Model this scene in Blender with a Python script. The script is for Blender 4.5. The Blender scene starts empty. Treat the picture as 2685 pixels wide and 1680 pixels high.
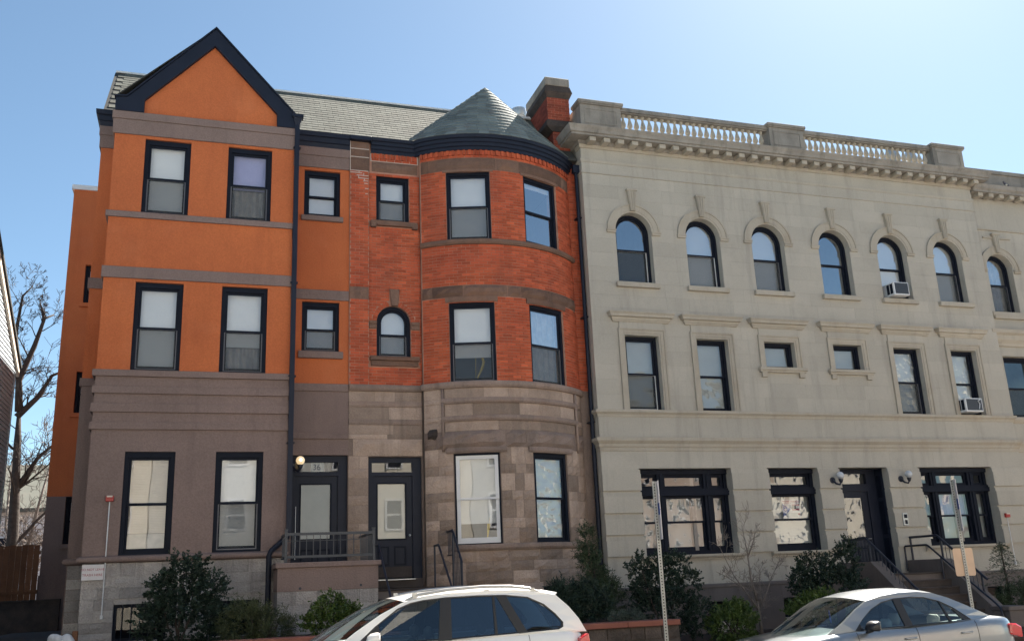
import bpy, bmesh, math, random
from mathutils import Vector, Matrix
from mathutils.geometry import tessellate_polygon
R_ = random.Random(11)
rad = math.radians
sc = bpy.context.scene
COL = sc.collection

# ------------------------------------------------------------------ camera, sky, sun, exposure
YAW, PITCH, ROLL = rad(18.54), rad(15.51), rad(-2.469)
EYE = Vector((0.0, 0.0, 1.8))
fw = Vector((math.sin(YAW) * math.cos(PITCH), math.cos(YAW) * math.cos(PITCH), math.sin(PITCH)))
rt = Vector((math.cos(YAW), -math.sin(YAW), 0))
up = rt.cross(fw)
rt2 = rt * math.cos(ROLL) + up * math.sin(ROLL)
up2 = -rt * math.sin(ROLL) + up * math.cos(ROLL)
cd = bpy.data.cameras.new('camera')
cam = bpy.data.objects.new('camera', cd)
COL.objects.link(cam)
cam.matrix_world = Matrix(((rt2.x, up2.x, -fw.x, EYE.x), (rt2.y, up2.y, -fw.y, EYE.y), (rt2.z, up2.z, -fw.z, EYE.z), (0, 0, 0, 1)))
cd.sensor_width = 36.0
cd.lens = 36.0 * 2450 / 2685
cd.clip_start = 0.1
cd.clip_end = 3000
sc.camera = cam

SUN_EL, SUN_AZ = rad(48), rad(48)          # azimuth from +Y (away from the camera) towards +X
sdir = Vector((math.cos(SUN_EL) * math.sin(SUN_AZ), math.cos(SUN_EL) * math.cos(SUN_AZ), math.sin(SUN_EL)))
W = bpy.data.worlds.new('World')
sc.world = W
W.use_nodes = True
nt = W.node_tree
nt.nodes.clear()
wo = nt.nodes.new('ShaderNodeOutputWorld')
bg = nt.nodes.new('ShaderNodeBackground')
sky = nt.nodes.new('ShaderNodeTexSky')
sky.sky_type = 'NISHITA'
sky.sun_disc = False
sky.sun_elevation = SUN_EL
sky.sun_rotation = SUN_AZ
sky.altitude = 50
sky.air_density = 0.75
sky.dust_density = 0.4
sky.ozone_density = 2.5
bg.inputs['Strength'].default_value = 0.05
tint = nt.nodes.new('ShaderNodeMixRGB')
tint.blend_type = 'MULTIPLY'
tint.inputs[0].default_value = 1.0
tint.inputs[2].default_value = (.94, .99, .87, 1)
nt.links.new(sky.outputs[0], tint.inputs[1])
nt.links.new(tint.outputs[0], bg.inputs[0])
nt.links.new(bg.outputs[0], wo.inputs[0])
sl = bpy.data.lights.new('sun', 'SUN')
sl.energy = 5.0
sl.angle = rad(0.53)
sl.color = (1.0, 0.92, 0.82)
so = bpy.data.objects.new('sun', sl)
COL.objects.link(so)
so.rotation_euler = (-sdir).to_track_quat('-Z', 'Y').to_euler()
so.location = sdir * 60
sc.view_settings.view_transform = 'Standard'
sc.view_settings.look = 'None'
sc.view_settings.exposure = 2.12
sc.view_settings.gamma = 1.0
sc.view_settings.use_curve_mapping = False
sc.cycles.max_bounces = 8
sc.cycles.transparent_max_bounces = 16

# ------------------------------------------------------------------ materials
class NT:
    def __init__(s, name):
        s.m = bpy.data.materials.new(name)
        s.m.use_nodes = True
        s.t = s.m.node_tree
        s.t.nodes.clear()
        s.out = s.t.nodes.new('ShaderNodeOutputMaterial')
    def n(s, typ, **kw):
        x = s.t.nodes.new('ShaderNode' + typ)
        for k, v in kw.items():
            setattr(x, k, v)
        return x
    def l(s, a, b):
        s.t.links.new(a, b)
    def val(s, x, v):
        if isinstance(v, (int, float)):
            x.default_value = v
        else:
            s.l(v, x)
    def math(s, op, a, b=0.0, clamp=False):
        x = s.n('Math', operation=op, use_clamp=clamp)
        s.val(x.inputs[0], a)
        s.val(x.inputs[1], b)
        return x.outputs[0]
    def noise(s, vec, scale, detail=3.0, rough=0.55):
        x = s.n('TexNoise')
        s.l(vec, x.inputs['Vector'])
        x.inputs['Scale'].default_value = scale
        x.inputs['Detail'].default_value = detail
        x.inputs['Roughness'].default_value = rough
        return x.outputs[0]
    def pos(s, sx=1, sy=1, sz=1):
        g = s.n('NewGeometry')
        m = s.n('Mapping')
        m.inputs['Scale'].default_value = (sx, sy, sz)
        s.l(g.outputs['Position'], m.inputs['Vector'])
        return m.outputs[0]
    def ramp(s, f, a, b):
        x = s.n('MapRange')
        s.l(f, x.inputs[0])
        x.inputs[1].default_value = a
        x.inputs[2].default_value = b
        return x.outputs[0]
    def mix(s, f, a, b, blend='MIX'):
        x = s.n('MixRGB', blend_type=blend)
        s.val(x.inputs[0], f)
        for i, c in ((1, a), (2, b)):
            if isinstance(c, tuple):
                x.inputs[i].default_value = (c[0], c[1], c[2], 1)
            else:
                s.l(c, x.inputs[i])
        return x.outputs[0]
    def bsdf(s, color, rough=.8, metal=0.0, spec=.3, normal=None, coat=0.0):
        b = s.n('BsdfPrincipled')
        if isinstance(color, tuple):
            b.inputs['Base Color'].default_value = (color[0], color[1], color[2], 1)
        else:
            s.l(color, b.inputs['Base Color'])
        s.val(b.inputs['Roughness'], rough)
        b.inputs['Metallic'].default_value = metal
        b.inputs['Specular IOR Level'].default_value = spec
        b.inputs['Coat Weight'].default_value = coat
        b.inputs['Coat Roughness'].default_value = 0.03
        if normal is not None:
            s.l(normal, b.inputs['Normal'])
        return b
    def bump(s, h, strength, dist=.01):
        x = s.n('Bump')
        x.inputs['Strength'].default_value = strength
        x.inputs['Distance'].default_value = dist
        s.l(h, x.inputs['Height'])
        return x.outputs[0]
    def fin(s, b):
        s.l(b.outputs[0], s.out.inputs[0])
        return s.m

def sur(name, col, rough=.85, col2=None, var=.12, scale=2.0, fine=60.0, finev=.06, bump=.25, bdist=.006,
        piece=0.0, stain=0.0, stain_col=(.05, .045, .04), spec=.25, metal=0.0, coat=0.0, blotch=0.0, blotch_col=(.05, .05, .05), bscale=1.3):
    t = NT(name)
    p = t.pos()
    n1 = t.noise(p, scale, 4)
    n2 = t.noise(p, fine, 2)
    c = t.mix(t.ramp(n1, .3, .7), col, col2 if col2 else tuple(x * (1 - 2 * var) for x in col))
    if piece > 0:
        at = t.n('Attribute', attribute_name='rnd')
        oi = t.n('ObjectInfo')
        f = t.math('FRACT', t.math('ADD', at.outputs['Fac'], oi.outputs['Random']))
        k = t.math('ADD', t.math('MULTIPLY', f, 2 * piece), 1 - piece)
        cm = t.n('CombineColor')
        for i in range(3):
            t.l(k, cm.inputs[i])
        c = t.mix(1.0, c, cm.outputs[0], 'MULTIPLY')
    k2 = t.math('ADD', t.math('MULTIPLY', n2, 2 * finev), 1 - finev)
    cm = t.n('CombineColor')
    for i in range(3):
        t.l(k2, cm.inputs[i])
    c = t.mix(1.0, c, cm.outputs[0], 'MULTIPLY')
    if stain > 0:
        ps = t.pos(2.2, 2.2, .22)
        s1 = t.ramp(t.noise(ps, 1.6, 5, .65), .52, .8)
        c = t.mix(t.math('MULTIPLY', s1, stain), c, stain_col)
    if blotch > 0:
        b1 = t.ramp(t.noise(p, bscale, 6, .7), .52, .72)
        c = t.mix(t.math('MULTIPLY', b1, blotch), c, blotch_col)
    nrm = t.bump(t.math('ADD', n2, t.noise(p, fine * .3, 3)), bump, bdist) if bump > 0 else None
    return t.fin(t.bsdf(c, rough, metal, spec, nrm, coat))

def plain(name, col, rough=.5, metal=0.0, spec=.4, coat=0.0, emit=None, es=0.0, var=.05, grime=0.0):
    t = NT(name)
    p = t.pos()
    n = t.noise(p, 7, 3)
    c = t.mix(t.ramp(n, .3, .7), col, tuple(x * (1 - 2 * var) for x in col))
    if grime:
        c = t.mix(t.math('MULTIPLY', t.ramp(t.noise(p, 3, 6, .7), .5, .75), grime), c, (.12, .11, .1))
    b = t.bsdf(c, rough, metal, spec, None, coat)
    if emit:
        b.inputs['Emission Color'].default_value = (*emit, 1)
        b.inputs['Emission Strength'].default_value = es
    return t.fin(b)

def glass(name, tint=(.9, .93, .93), refl=1.0, wav=0.0, wscale=2.0, ior=1.55, dim=1.0):
    t = NT(name)
    nrm = None
    if wav > 0:
        p = t.pos()
        nrm = t.bump(t.noise(p, wscale, 1.5, .4), wav, .05)
    tr = t.n('BsdfTransparent')
    tr.inputs[0].default_value = (tint[0] * dim, tint[1] * dim, tint[2] * dim, 1)
    gl = t.n('BsdfGlossy')
    gl.inputs['Roughness'].default_value = 0.01
    gl.inputs['Color'].default_value = (.95, .97, 1, 1)
    g = t.n('NewGeometry')
    dp = t.n('VectorMath', operation='DOT_PRODUCT')
    t.l(g.outputs['Incoming'], dp.inputs[0])
    t.l(g.outputs['Normal'], dp.inputs[1])
    k = t.math('POWER', t.math('SUBTRACT', 1.0, t.math('ABSOLUTE', dp.outputs['Value'])), 5.0)
    f0 = min(.9, .09 * refl)
    if nrm:
        t.l(nrm, gl.inputs['Normal'])
    f = t.math('ADD', t.math('MULTIPLY', k, 1 - f0), f0, True)
    mx = t.n('MixShader')
    t.l(f, mx.inputs[0])
    t.l(tr.outputs[0], mx.inputs[1])
    t.l(gl.outputs[0], mx.inputs[2])
    t.l(mx.outputs[0], t.out.inputs[0])
    return t.m

def screen_mat(name, col, op):
    t = NT(name)
    tr = t.n('BsdfTransparent')
    df = t.n('BsdfDiffuse')
    df.inputs[0].default_value = (*col, 1)
    mx = t.n('MixShader')
    mx.inputs[0].default_value = op
    t.l(tr.outputs[0], mx.inputs[1])
    t.l(df.outputs[0], mx.inputs[2])
    t.l(mx.outputs[0], t.out.inputs[0])
    return t.m

M = {}
M['orange'] = sur('orange_stucco', (.55, .158, .058), .92, (.46, .128, .05), scale=.7, fine=36, finev=.26, bump=.7, bdist=.006, stain=.38, stain_col=(.30, .085, .035), blotch=.3, blotch_col=(.60, .21, .10), bscale=.9)
M['brown'] = sur('brown_stucco', (.245, .178, .158), .92, (.200, .146, .130), scale=.7, fine=36, finev=.3, bump=.7, bdist=.006, stain=.42, stain_col=(.13, .097, .088), blotch=.3, blotch_col=(.28, .205, .185), bscale=1.0)
M['navy'] = sur('navy_paint', (.016, .021, .038), .5, (.013, .017, .03), scale=2, fine=50, finev=.1, bump=.08, spec=.22)
M['frame'] = sur('dark_window_paint', (.012, .0155, .027), .6, (.010, .013, .022), scale=3, fine=50, finev=.1, bump=.05, spec=.12)
M['black'] = sur('black_iron', (.022, .028, .046), .42, (.018, .022, .038), scale=4, fine=60, finev=.2, bump=.15, spec=.45)
M['grayiron'] = sur('grey_iron', (.045, .052, .066), .45, (.038, .045, .056), scale=4, fine=60, finev=.15, bump=.1, spec=.45)
M['track'] = plain('track_metal', (.16, .16, .18), .45)
M['brick'] = sur('red_brick', (.52, .118, .052), .92, (.40, .080, .04), scale=1.0, fine=45, finev=.18, bump=.5, bdist=.006, piece=.24, stain=.35, stain_col=(.16, .05, .035), blotch=.55, blotch_col=(.22, .068, .045), bscale=1.1)
M['dark_brick'] = sur('dark_brick', (.30, .075, .045), .92, (.20, .05, .035), scale=1.5, fine=45, finev=.2, bump=.5, piece=.25, stain=.5, stain_col=(.07, .04, .035))
M['bs_upper'] = sur('upper_brownstone', (.205, .125, .092), .92, (.15, .092, .07), scale=2.5, fine=30, finev=.24, bump=.8, bdist=.012, piece=.25, stain=.6, stain_col=(.075, .058, .05), blotch=.4, blotch_col=(.27, .13, .075))
M['mortar'] = sur('red_mortar', (.50, .30, .225), .95, (.34, .16, .11), scale=3, fine=80, finev=.2, bump=.4)
M['whitemortar'] = plain('white_mortar', (.58, .50, .45), .9)
M['brownstone'] = sur('brownstone', (.40, .305, .245), .92, (.30, .228, .185), scale=2.2, fine=26, finev=.22, bump=.9, bdist=.018, piece=.34, stain=.5, stain_col=(.10, .08, .07), blotch=.35, blotch_col=(.31, .19, .12), bscale=1.5)
M['bs_trim'] = sur('brownstone_trim', (.30, .225, .188), .92, (.225, .17, .143), scale=2.5, fine=30, finev=.22, bump=.8, bdist=.012, piece=.25, stain=.65, stain_col=(.085, .072, .066), blotch=.3, blotch_col=(.25, .13, .085))
M['sootstone'] = sur('sooty_stone', (.085, .066, .058), .95, (.045, .04, .038), scale=3.5, fine=30, finev=.25, bump=.8, bdist=.012, piece=.2)
M['foundation'] = sur('grey_foundation', (.42, .385, .36), .95, (.29, .265, .25), scale=2.4, fine=34, finev=.25, bump=1.0, bdist=.02, piece=.26, stain=.75, stain_col=(.13, .115, .105), blotch=.35, blotch_col=(.42, .40, .38), bscale=2.2)
M['lime'] = sur('limestone', (.455, .423, .365), .85, (.41, .382, .33), scale=.9, fine=34, finev=.13, bump=.3, bdist=.005, piece=.045, stain=.6, stain_col=(.26, .242, .215), blotch=.45, blotch_col=(.33, .305, .265), bscale=.8)
M['lime_trim'] = sur('limestone_trim', (.445, .405, .34), .85, (.40, .358, .295), scale=1.6, fine=38, finev=.12, bump=.25, bdist=.004, piece=.04, stain=.4, stain_col=(.17, .155, .14), blotch=.25, blotch_col=(.33, .23, .12), bscale=1.3)
M['lime_dirty'] = sur('limestone_weathered', (.33, .305, .27), .9, (.235, .217, .195), scale=1.7, fine=40, finev=.15, bump=.4, bdist=.006, piece=.06, stain=.7, stain_col=(.07, .066, .06), blotch=.3, blotch_col=(.09, .08, .07), bscale=2.2)
M['base_stone'] = sur('brown_base_stone', (.18, .155, .145), .92, (.145, .125, .118), scale=1.5, fine=40, finev=.15, bump=.4, piece=.1, stain=.4)
M['shingle'] = sur('slate_shingle', (.135, .14, .118), .85, (.115, .12, .102), scale=1.5, fine=40, finev=.2, bump=.4, piece=.20, blotch=.3, blotch_col=(.17, .14, .12), bscale=2.5)
M['cone_shingle'] = sur('cone_shingle', (.185, .215, .205), .85, (.145, .17, .168), scale=1.5, fine=40, finev=.2, bump=.4, piece=.22, blotch=.4, blotch_col=(.13, .10, .10), bscale=2.5)
M['under'] = plain('roof_underlay', (.05, .052, .05), .9)
M['white_metal'] = plain('white_metal', (.72, .73, .74), .4, spec=.5)
M['galv'] = plain('galvanized', (.5, .52, .53), .4, metal=.6, grime=.3)
M['white_paint'] = sur('white_vinyl', (.75, .75, .75), .5, (.7, .7, .71), scale=2, fine=30, finev=.04, bump=.05)
M['interior'] = plain('interior_wall', (.32, .29, .26), .9)
M['floor_in'] = plain('interior_floor', (.13, .09, .06), .7)
M['shade'] = sur('white_shade', (.72, .73, .72), .9, (.67, .68, .68), scale=2.0, fine=25, finev=.03, bump=.08)
M['shade_grey'] = sur('grey_shade', (.58, .58, .55), .9, (.52, .52, .5), scale=2.0, fine=60, finev=.05, bump=.08)
M['lavender'] = sur('lavender_shade', (.40, .40, .60), .9, (.36, .36, .55), scale=2, fine=25, finev=.05, bump=.08)
M['beige_blind'] = sur('beige_blind', (.60, .54, .46), .9, (.52, .46, .39), scale=2, fine=25, finev=.05, bump=.08)
M['curtain'] = sur('curtain_cloth', (.5, .47, .43), .9, (.36, .34, .32), scale=5, fine=40, finev=.1, bump=.1)
M['cream_film'] = sur('frosted_glass', (.42, .41, .36), .55, (.40, .39, .345), scale=3, fine=150, finev=.08, bump=.05)
M['teal_film'] = sur('frosted_dark_glass', (.13, .165, .18), .35, (.11, .145, .16), scale=3, fine=150, finev=.08, bump=.05)
M['glass'] = glass('window_glass', tint=(.97, .98, .98), wav=.02, wscale=1.0, refl=2.3)
M['glass_soft'] = glass('window_glass_soft', tint=(.97, .98, .98), wav=.05, wscale=1.1, refl=1.1)
M['glass_door'] = glass('door_glass', tint=(.97, .98, .98), refl=.7)
M['glass_dim'] = glass('basement_glass', tint=(.5, .52, .52), refl=.5)
M['glass_film'] = glass('window_glass_film', wav=.55, wscale=1.7, refl=1.6, dim=.9)
M['glass_film2'] = glass('window_glass_crinkle', wav=.6, wscale=6.0, refl=1.8, dim=.9)
M['glass_sky'] = glass('sky_facing_glass', tint=(.97, .98, .98), wav=.02, wscale=1.0, refl=5.0)
M['screen'] = screen_mat('insect_screen', (.10, .105, .105), .42)
M['hedge_dark'] = None
M['yellow'] = plain('yellow_tape', (.6, .42, .05), .6)
M['red'] = sur('red_enamel', (.42, .03, .025), .4, (.36, .025, .02), bump=.02, spec=.5)
M['paper'] = plain('white_sign', (.74, .70, .70), .5)
M['redink'] = plain('red_ink', (.42, .07, .10), .6)
M['darkink'] = plain('dark_ink', (.06, .07, .10), .6)
M['globe_lit'] = plain('lit_globe', (.85, .8, .7), .3, emit=(1.0, .70, .34), es=.16)
M['bulb'] = plain('lamp_bulb', (.9, .85, .7), .3, emit=(1.0, .86, .55), es=1.6)
M['globe'] = plain('milk_globe', (.55, .58, .62), .2, spec=.5)
M['asphalt'] = sur('asphalt', (.10, .099, .096), .9, (.08, .079, .077), scale=.5, fine=80, finev=.3, bump=.5, bdist=.01)
M['concrete'] = sur('sidewalk_concrete', (.45, .43, .39), .9, (.38, .365, .33), scale=.7, fine=60, finev=.1, bump=.3)
M['mulch'] = sur('brown_mulch', (.11, .075, .058), .95, (.06, .042, .035), scale=9, fine=55, finev=.4, bump=1.0, bdist=.03)
M['cap'] = sur('pink_coping', (.33, .125, .085), .9, (.27, .10, .07), scale=2, fine=60, finev=.15, bump=.4)
M['rubble'] = sur('rubble_wall', (.15, .115, .095), .95, (.09, .072, .06), scale=3, fine=26, finev=.3, bump=1.0, bdist=.02, piece=.25)
M['wood'] = sur('fence_wood', (.20, .095, .050), .85, (.14, .065, .037), scale=3, fine=30, finev=.2, bump=.4, piece=.25)
M['siding'] = sur('grey_siding', (.50, .56, .60), .6, (.46, .52, .56), scale=1.5, fine=30, finev=.05, bump=.08, piece=.04)
M['cream'] = sur('cream_trim', (.68, .62, .54), .6, (.6, .55, .48), scale=2, fine=30, finev=.05, bump=.05)
M['bark'] = sur('tree_bark', (.085, .070, .062), .95, (.05, .042, .038), scale=8, fine=40, finev=.3, bump=.9, bdist=.02)
M['twig'] = sur('pale_twig', (.26, .225, .20), .9, (.17, .145, .13), scale=8, fine=50, finev=.2, bump=.4)
M['stepstone'] = sur('dark_step_stone', (.085, .07, .064), .92, (.06, .05, .046), scale=2.5, fine=36, finev=.2, bump=.5, piece=.08, stain=.3)

def leafmat(name, c1, c2, rough=.45, spec=.4):
    t = NT(name)
    p = t.pos()
    at = t.n('Attribute', attribute_name='rnd')
    c = t.mix(at.outputs['Fac'], c1, c2)
    n = t.noise(p, 4.0, 2)
    c = t.mix(t.ramp(n, .35, .7), c, tuple(x * .55 for x in c1))
    b = t.bsdf(c, rough, 0, spec)
    return t.fin(b)
M['holly'] = leafmat('holly_leaf', (.018, .036, .023), (.040, .068, .046), .5, .35)
M['euon'] = leafmat('euonymus_leaf', (.065, .115, .022), (.11, .16, .04), .4)
M['yew'] = leafmat('yew_leaf', (.036, .062, .028), (.065, .10, .046), .6)
M['juniper'] = leafmat('juniper_leaf', (.055, .075, .03), (.10, .11, .045), .6)
M['spruce'] = leafmat('spruce_leaf', (.035, .06, .034), (.065, .09, .05), .6)
M['grey_leaf'] = leafmat('grey_leaf', (.07, .095, .075), (.11, .14, .11), .6)
# ------------------------------------------------------------------ mesh helpers
class MB:
    def __init__(s):
        s.v, s.f, s.r = [], [], []
    def face(s, pts, rnd=0.0):
        i = len(s.v)
        s.v += [tuple(p) for p in pts]
        s.f.append(tuple(range(i, i + len(pts))))
        s.r.append(rnd)
    def idx(s, verts, faces, rnd=0.0):
        i = len(s.v)
        s.v += [tuple(p) for p in verts]
        for f in faces:
            s.f.append(tuple(i + k for k in f))
            s.r.append(rnd)
    def box(s, x0, x1, y0, y1, z0, z1, rnd=0.0):
        v = [(x, y, z) for z in (z0, z1) for y in (y0, y1) for x in (x0, x1)]
        s.idx(v, [(0, 2, 3, 1), (4, 5, 7, 6), (0, 1, 5, 4), (1, 3, 7, 5), (3, 2, 6, 7), (2, 0, 4, 6)], rnd)
        return s
    def hexa(s, v, rnd=0.0):      # v ordered like box
        s.idx(v, [(0, 2, 3, 1), (4, 5, 7, 6), (0, 1, 5, 4), (1, 3, 7, 5), (3, 2, 6, 7), (2, 0, 4, 6)], rnd)
        return s
    def prism(s, pts, y0, y1, rnd=0.0):      # polygon in XZ (counter-clockwise seen from -Y), extruded along Y
        n = len(pts)
        v = [(x, y0, z) for x, z in pts] + [(x, y1, z) for x, z in pts]
        s.idx(v, [tuple(range(n)), tuple(range(2 * n - 1, n - 1, -1))] + [((i + 1) % n, i, n + i, n + (i + 1) % n) for i in range(n)], rnd)
        return s
    def prismx(s, pts, x0, x1, rnd=0.0):     # polygon in YZ extruded along X
        n = len(pts)
        v = [(x0, y, z) for y, z in pts] + [(x1, y, z) for y, z in pts]
        s.idx(v, [tuple(range(n - 1, -1, -1)), tuple(range(n, 2 * n))] + [(i, (i + 1) % n, n + (i + 1) % n, n + i) for i in range(n)], rnd)
        return s
    def ring(s, outer, inner, y0, y1):       # loops in XZ with the same count
        n = len(outer)
        for i in range(n):
            j = (i + 1) % n
            o0, o1, a0, a1 = outer[i], outer[j], inner[i], inner[j]
            s.face([(o0[0], y0, o0[1]), (o1[0], y0, o1[1]), (a1[0], y0, a1[1]), (a0[0], y0, a0[1])])
            s.face([(a0[0], y0, a0[1]), (a1[0], y0, a1[1]), (a1[0], y1, a1[1]), (a0[0], y1, a0[1])])
            s.face([(o1[0], y0, o1[1]), (o0[0], y0, o0[1]), (o0[0], y1, o0[1]), (o1[0], y1, o1[1])])
            s.face([(o1[0], y1, o1[1]), (o0[0], y1, o0[1]), (a0[0], y1, a0[1]), (a1[0], y1, a1[1])])
        return s
    def tube(s, pts, r, n=6, caps=True, rnd=0.0):
        pts = [Vector(p) for p in pts]
        rs = r if isinstance(r, (list, tuple)) else [r] * len(pts)
        rings = []
        prev = None
        for i, p in enumerate(pts):
            d = (pts[min(i + 1, len(pts) - 1)] - pts[max(i - 1, 0)])
            if d.length < 1e-9:
                d = Vector((0, 0, 1))
            d.normalize()
            if prev is None:
                a = d.orthogonal().normalized()
            else:
                a = prev - d * prev.dot(d)
                a = a.normalized() if a.length > 1e-6 else d.orthogonal().normalized()
            prev = a
            b = d.cross(a)
            rings.append([p + (a * math.cos(2 * math.pi * k / n) + b * math.sin(2 * math.pi * k / n)) * rs[i] for k in range(n)])
        v = [q for ring in rings for q in ring]
        f = []
        for i in range(len(rings) - 1):
            for k in range(n):
                f.append((i * n + k, i * n + (k + 1) % n, (i + 1) * n + (k + 1) % n, (i + 1) * n + k))
        if caps:
            f.append(tuple(range(n - 1, -1, -1)))
            f.append(tuple((len(rings) - 1) * n + k for k in range(n)))
        s.idx(v, f, rnd)
        return s
    def lathe(s, prof, cx, cy, n=12, caps=True, rnd=0.0):
        v, f = [], []
        for r, z in prof:
            v += [(cx + r * math.cos(2 * math.pi * k / n), cy + r * math.sin(2 * math.pi * k / n), z) for k in range(n)]
        for i in range(len(prof) - 1):
            for k in range(n):
                f.append((i * n + k, i * n + (k + 1) % n, (i + 1) * n + (k + 1) % n, (i + 1) * n + k))
        if caps:
            f.append(tuple(range(n - 1, -1, -1)))
            f.append(tuple((len(prof) - 1) * n + k for k in range(n)))
        s.idx(v, f, rnd)
        return s
    def sphere(s, c, r, nu=14, nv=9, sz=1.0):
        prof = [(max(1e-4, r * math.sin(math.pi * i / nv)), c[2] - r * sz * math.cos(math.pi * i / nv)) for i in range(nv + 1)]
        return s.lathe(prof, c[0], c[1], nu, False)
    def sweep(s, prof, path, rnd=0.0):       # prof [(outward, z)] closed; path [(x, y)], outward = right-hand side
        n, m = len(prof), len(path)
        P = [Vector(p) for p in path]
        rows = []
        for i in range(m):
            d0 = (P[i] - P[i - 1]).normalized() if i > 0 else (P[1] - P[0]).normalized()
            d1 = (P[i + 1] - P[i]).normalized() if i < m - 1 else d0
            n0, n1 = Vector((d0.y, -d0.x)), Vector((d1.y, -d1.x))
            nn = (n0 + n1)
            nn = nn / max(nn.length_squared / 2, .15) if nn.length > 1e-6 else n0
            rows.append([(P[i].x + nn.x * o, P[i].y + nn.y * o, z) for o, z in prof])
        v = [q for r in rows for q in r]
        f = []
        for i in range(m - 1):
            for k in range(n):
                f.append((i * n + k, i * n + (k + 1) % n, (i + 1) * n + (k + 1) % n, (i + 1) * n + k))
        f.append(tuple(range(n - 1, -1, -1)))
        f.append(tuple((m - 1) * n + k for k in range(n)))
        s.idx(v, f, rnd)
        return s
    def wall(s, x0, x1, z0, z1, yf, yb, holes=(), cuts=()):
        hs = [(max(a, x0), min(b, x1), max(c, z0), min(d, z1)) for a, b, c, d in holes if b > x0 and a < x1 and d > z0 and c < z1]
        xs = sorted({x0, x1} | {h[0] for h in hs} | {h[1] for h in hs} | {c for c in cuts if x0 < c < x1})
        zs = sorted({z0, z1} | {h[2] for h in hs} | {h[3] for h in hs})
        nx, nz = len(xs) - 1, len(zs) - 1
        def solid(i, k):
            if i < 0 or k < 0 or i >= nx or k >= nz:
                return False
            cx, cz = (xs[i] + xs[i + 1]) / 2, (zs[k] + zs[k + 1]) / 2
            return not any(h[0] < cx < h[1] and h[2] < cz < h[3] for h in hs)
        for i in range(nx):
            for k in range(nz):
                if not solid(i, k):
                    continue
                a, b, c, d = xs[i], xs[i + 1], zs[k], zs[k + 1]
                s.face([(a, yf, c), (b, yf, c), (b, yf, d), (a, yf, d)])
                s.face([(b, yb, c), (a, yb, c), (a, yb, d), (b, yb, d)])
                if not solid(i - 1, k): s.face([(a, yb, c), (a, yf, c), (a, yf, d), (a, yb, d)])
                if not solid(i + 1, k): s.face([(b, yf, c), (b, yb, c), (b, yb, d), (b, yf, d)])
                if not solid(i, k - 1): s.face([(a, yb, c), (b, yb, c), (b, yf, c), (a, yf, c)])
                if not solid(i, k + 1): s.face([(a, yf, d), (b, yf, d), (b, yb, d), (a, yb, d)])
        return s
    def build(s, name, mat, parent=None, smooth=False, bevel=0.0, local=False, kind=None, merge=False, label=None, auto=None):
        me = bpy.data.meshes.new(name)
        me.from_pydata(s.v, [], s.f)
        at = me.attributes.new('rnd', 'FLOAT', 'FACE')
        at.data.foreach_set('value', s.r)
        me.materials.append(mat)
        if bevel > 0 or merge:
            bm = bmesh.new()
            bm.from_mesh(me)
            bmesh.ops.remove_doubles(bm, verts=bm.verts, dist=1e-5)
            if bevel > 0:
                es = [e for e in bm.edges if len(e.link_faces) == 2 and e.calc_face_angle(0) > .6]
                bmesh.ops.bevel(bm, geom=es, offset=bevel, segments=1, affect='EDGES', clamp_overlap=True)
            bmesh.ops.recalc_face_normals(bm, faces=bm.faces)
            bm.to_mesh(me)
            bm.free()
        if smooth:
            me.polygons.foreach_set('use_smooth', [True] * len(me.polygons))
            if auto:
                me.set_sharp_from_angle(angle=auto)
        me.update()
        return link(name, me, parent, local, kind, label)

def wpos(q):
    p = Vector((0, 0, 0))
    while q is not None:
        p += q.location + q.matrix_parent_inverse.translation
        q = q.parent
    return p

def link(name, me, parent=None, local=False, kind=None, label=None):
    o = bpy.data.objects.new(name, me)
    COL.objects.link(o)
    if parent is not None:
        o.parent = parent
        if not local:
            o.matrix_parent_inverse = Matrix.Translation(-wpos(parent))
    if kind:
        o['kind'] = kind
    if label:
        o['label'] = label
    return o

def thing(name, label, cat, loc=(0, 0, 0), group=None, rz=0.0):
    o = bpy.data.objects.new(name, None)
    o.empty_display_size = .2
    COL.objects.link(o)
    o.location = loc
    o.rotation_euler = (0, 0, rz)
    o['label'], o['category'] = label, cat
    if group:
        o['group'] = group
    return o

def tag(o, label, cat, group=None):
    o['label'], o['category'] = label, cat
    if group:
        o['group'] = group
    return o

def dup(o, parent=None):
    c = o.copy()
    COL.objects.link(c)
    if parent is not None:
        c.parent = parent
    for ch in [x for x in ALLKIDS.get(o.name, [])]:
        dup(ch, c)
    return c
ALLKIDS = {}
def kids(root):
    ks = {}
    for o in bpy.data.objects:
        if o.parent:
            ks.setdefault(o.parent.name, []).append(o)
    ALLKIDS.clear()
    ALLKIDS.update(ks)

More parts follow.
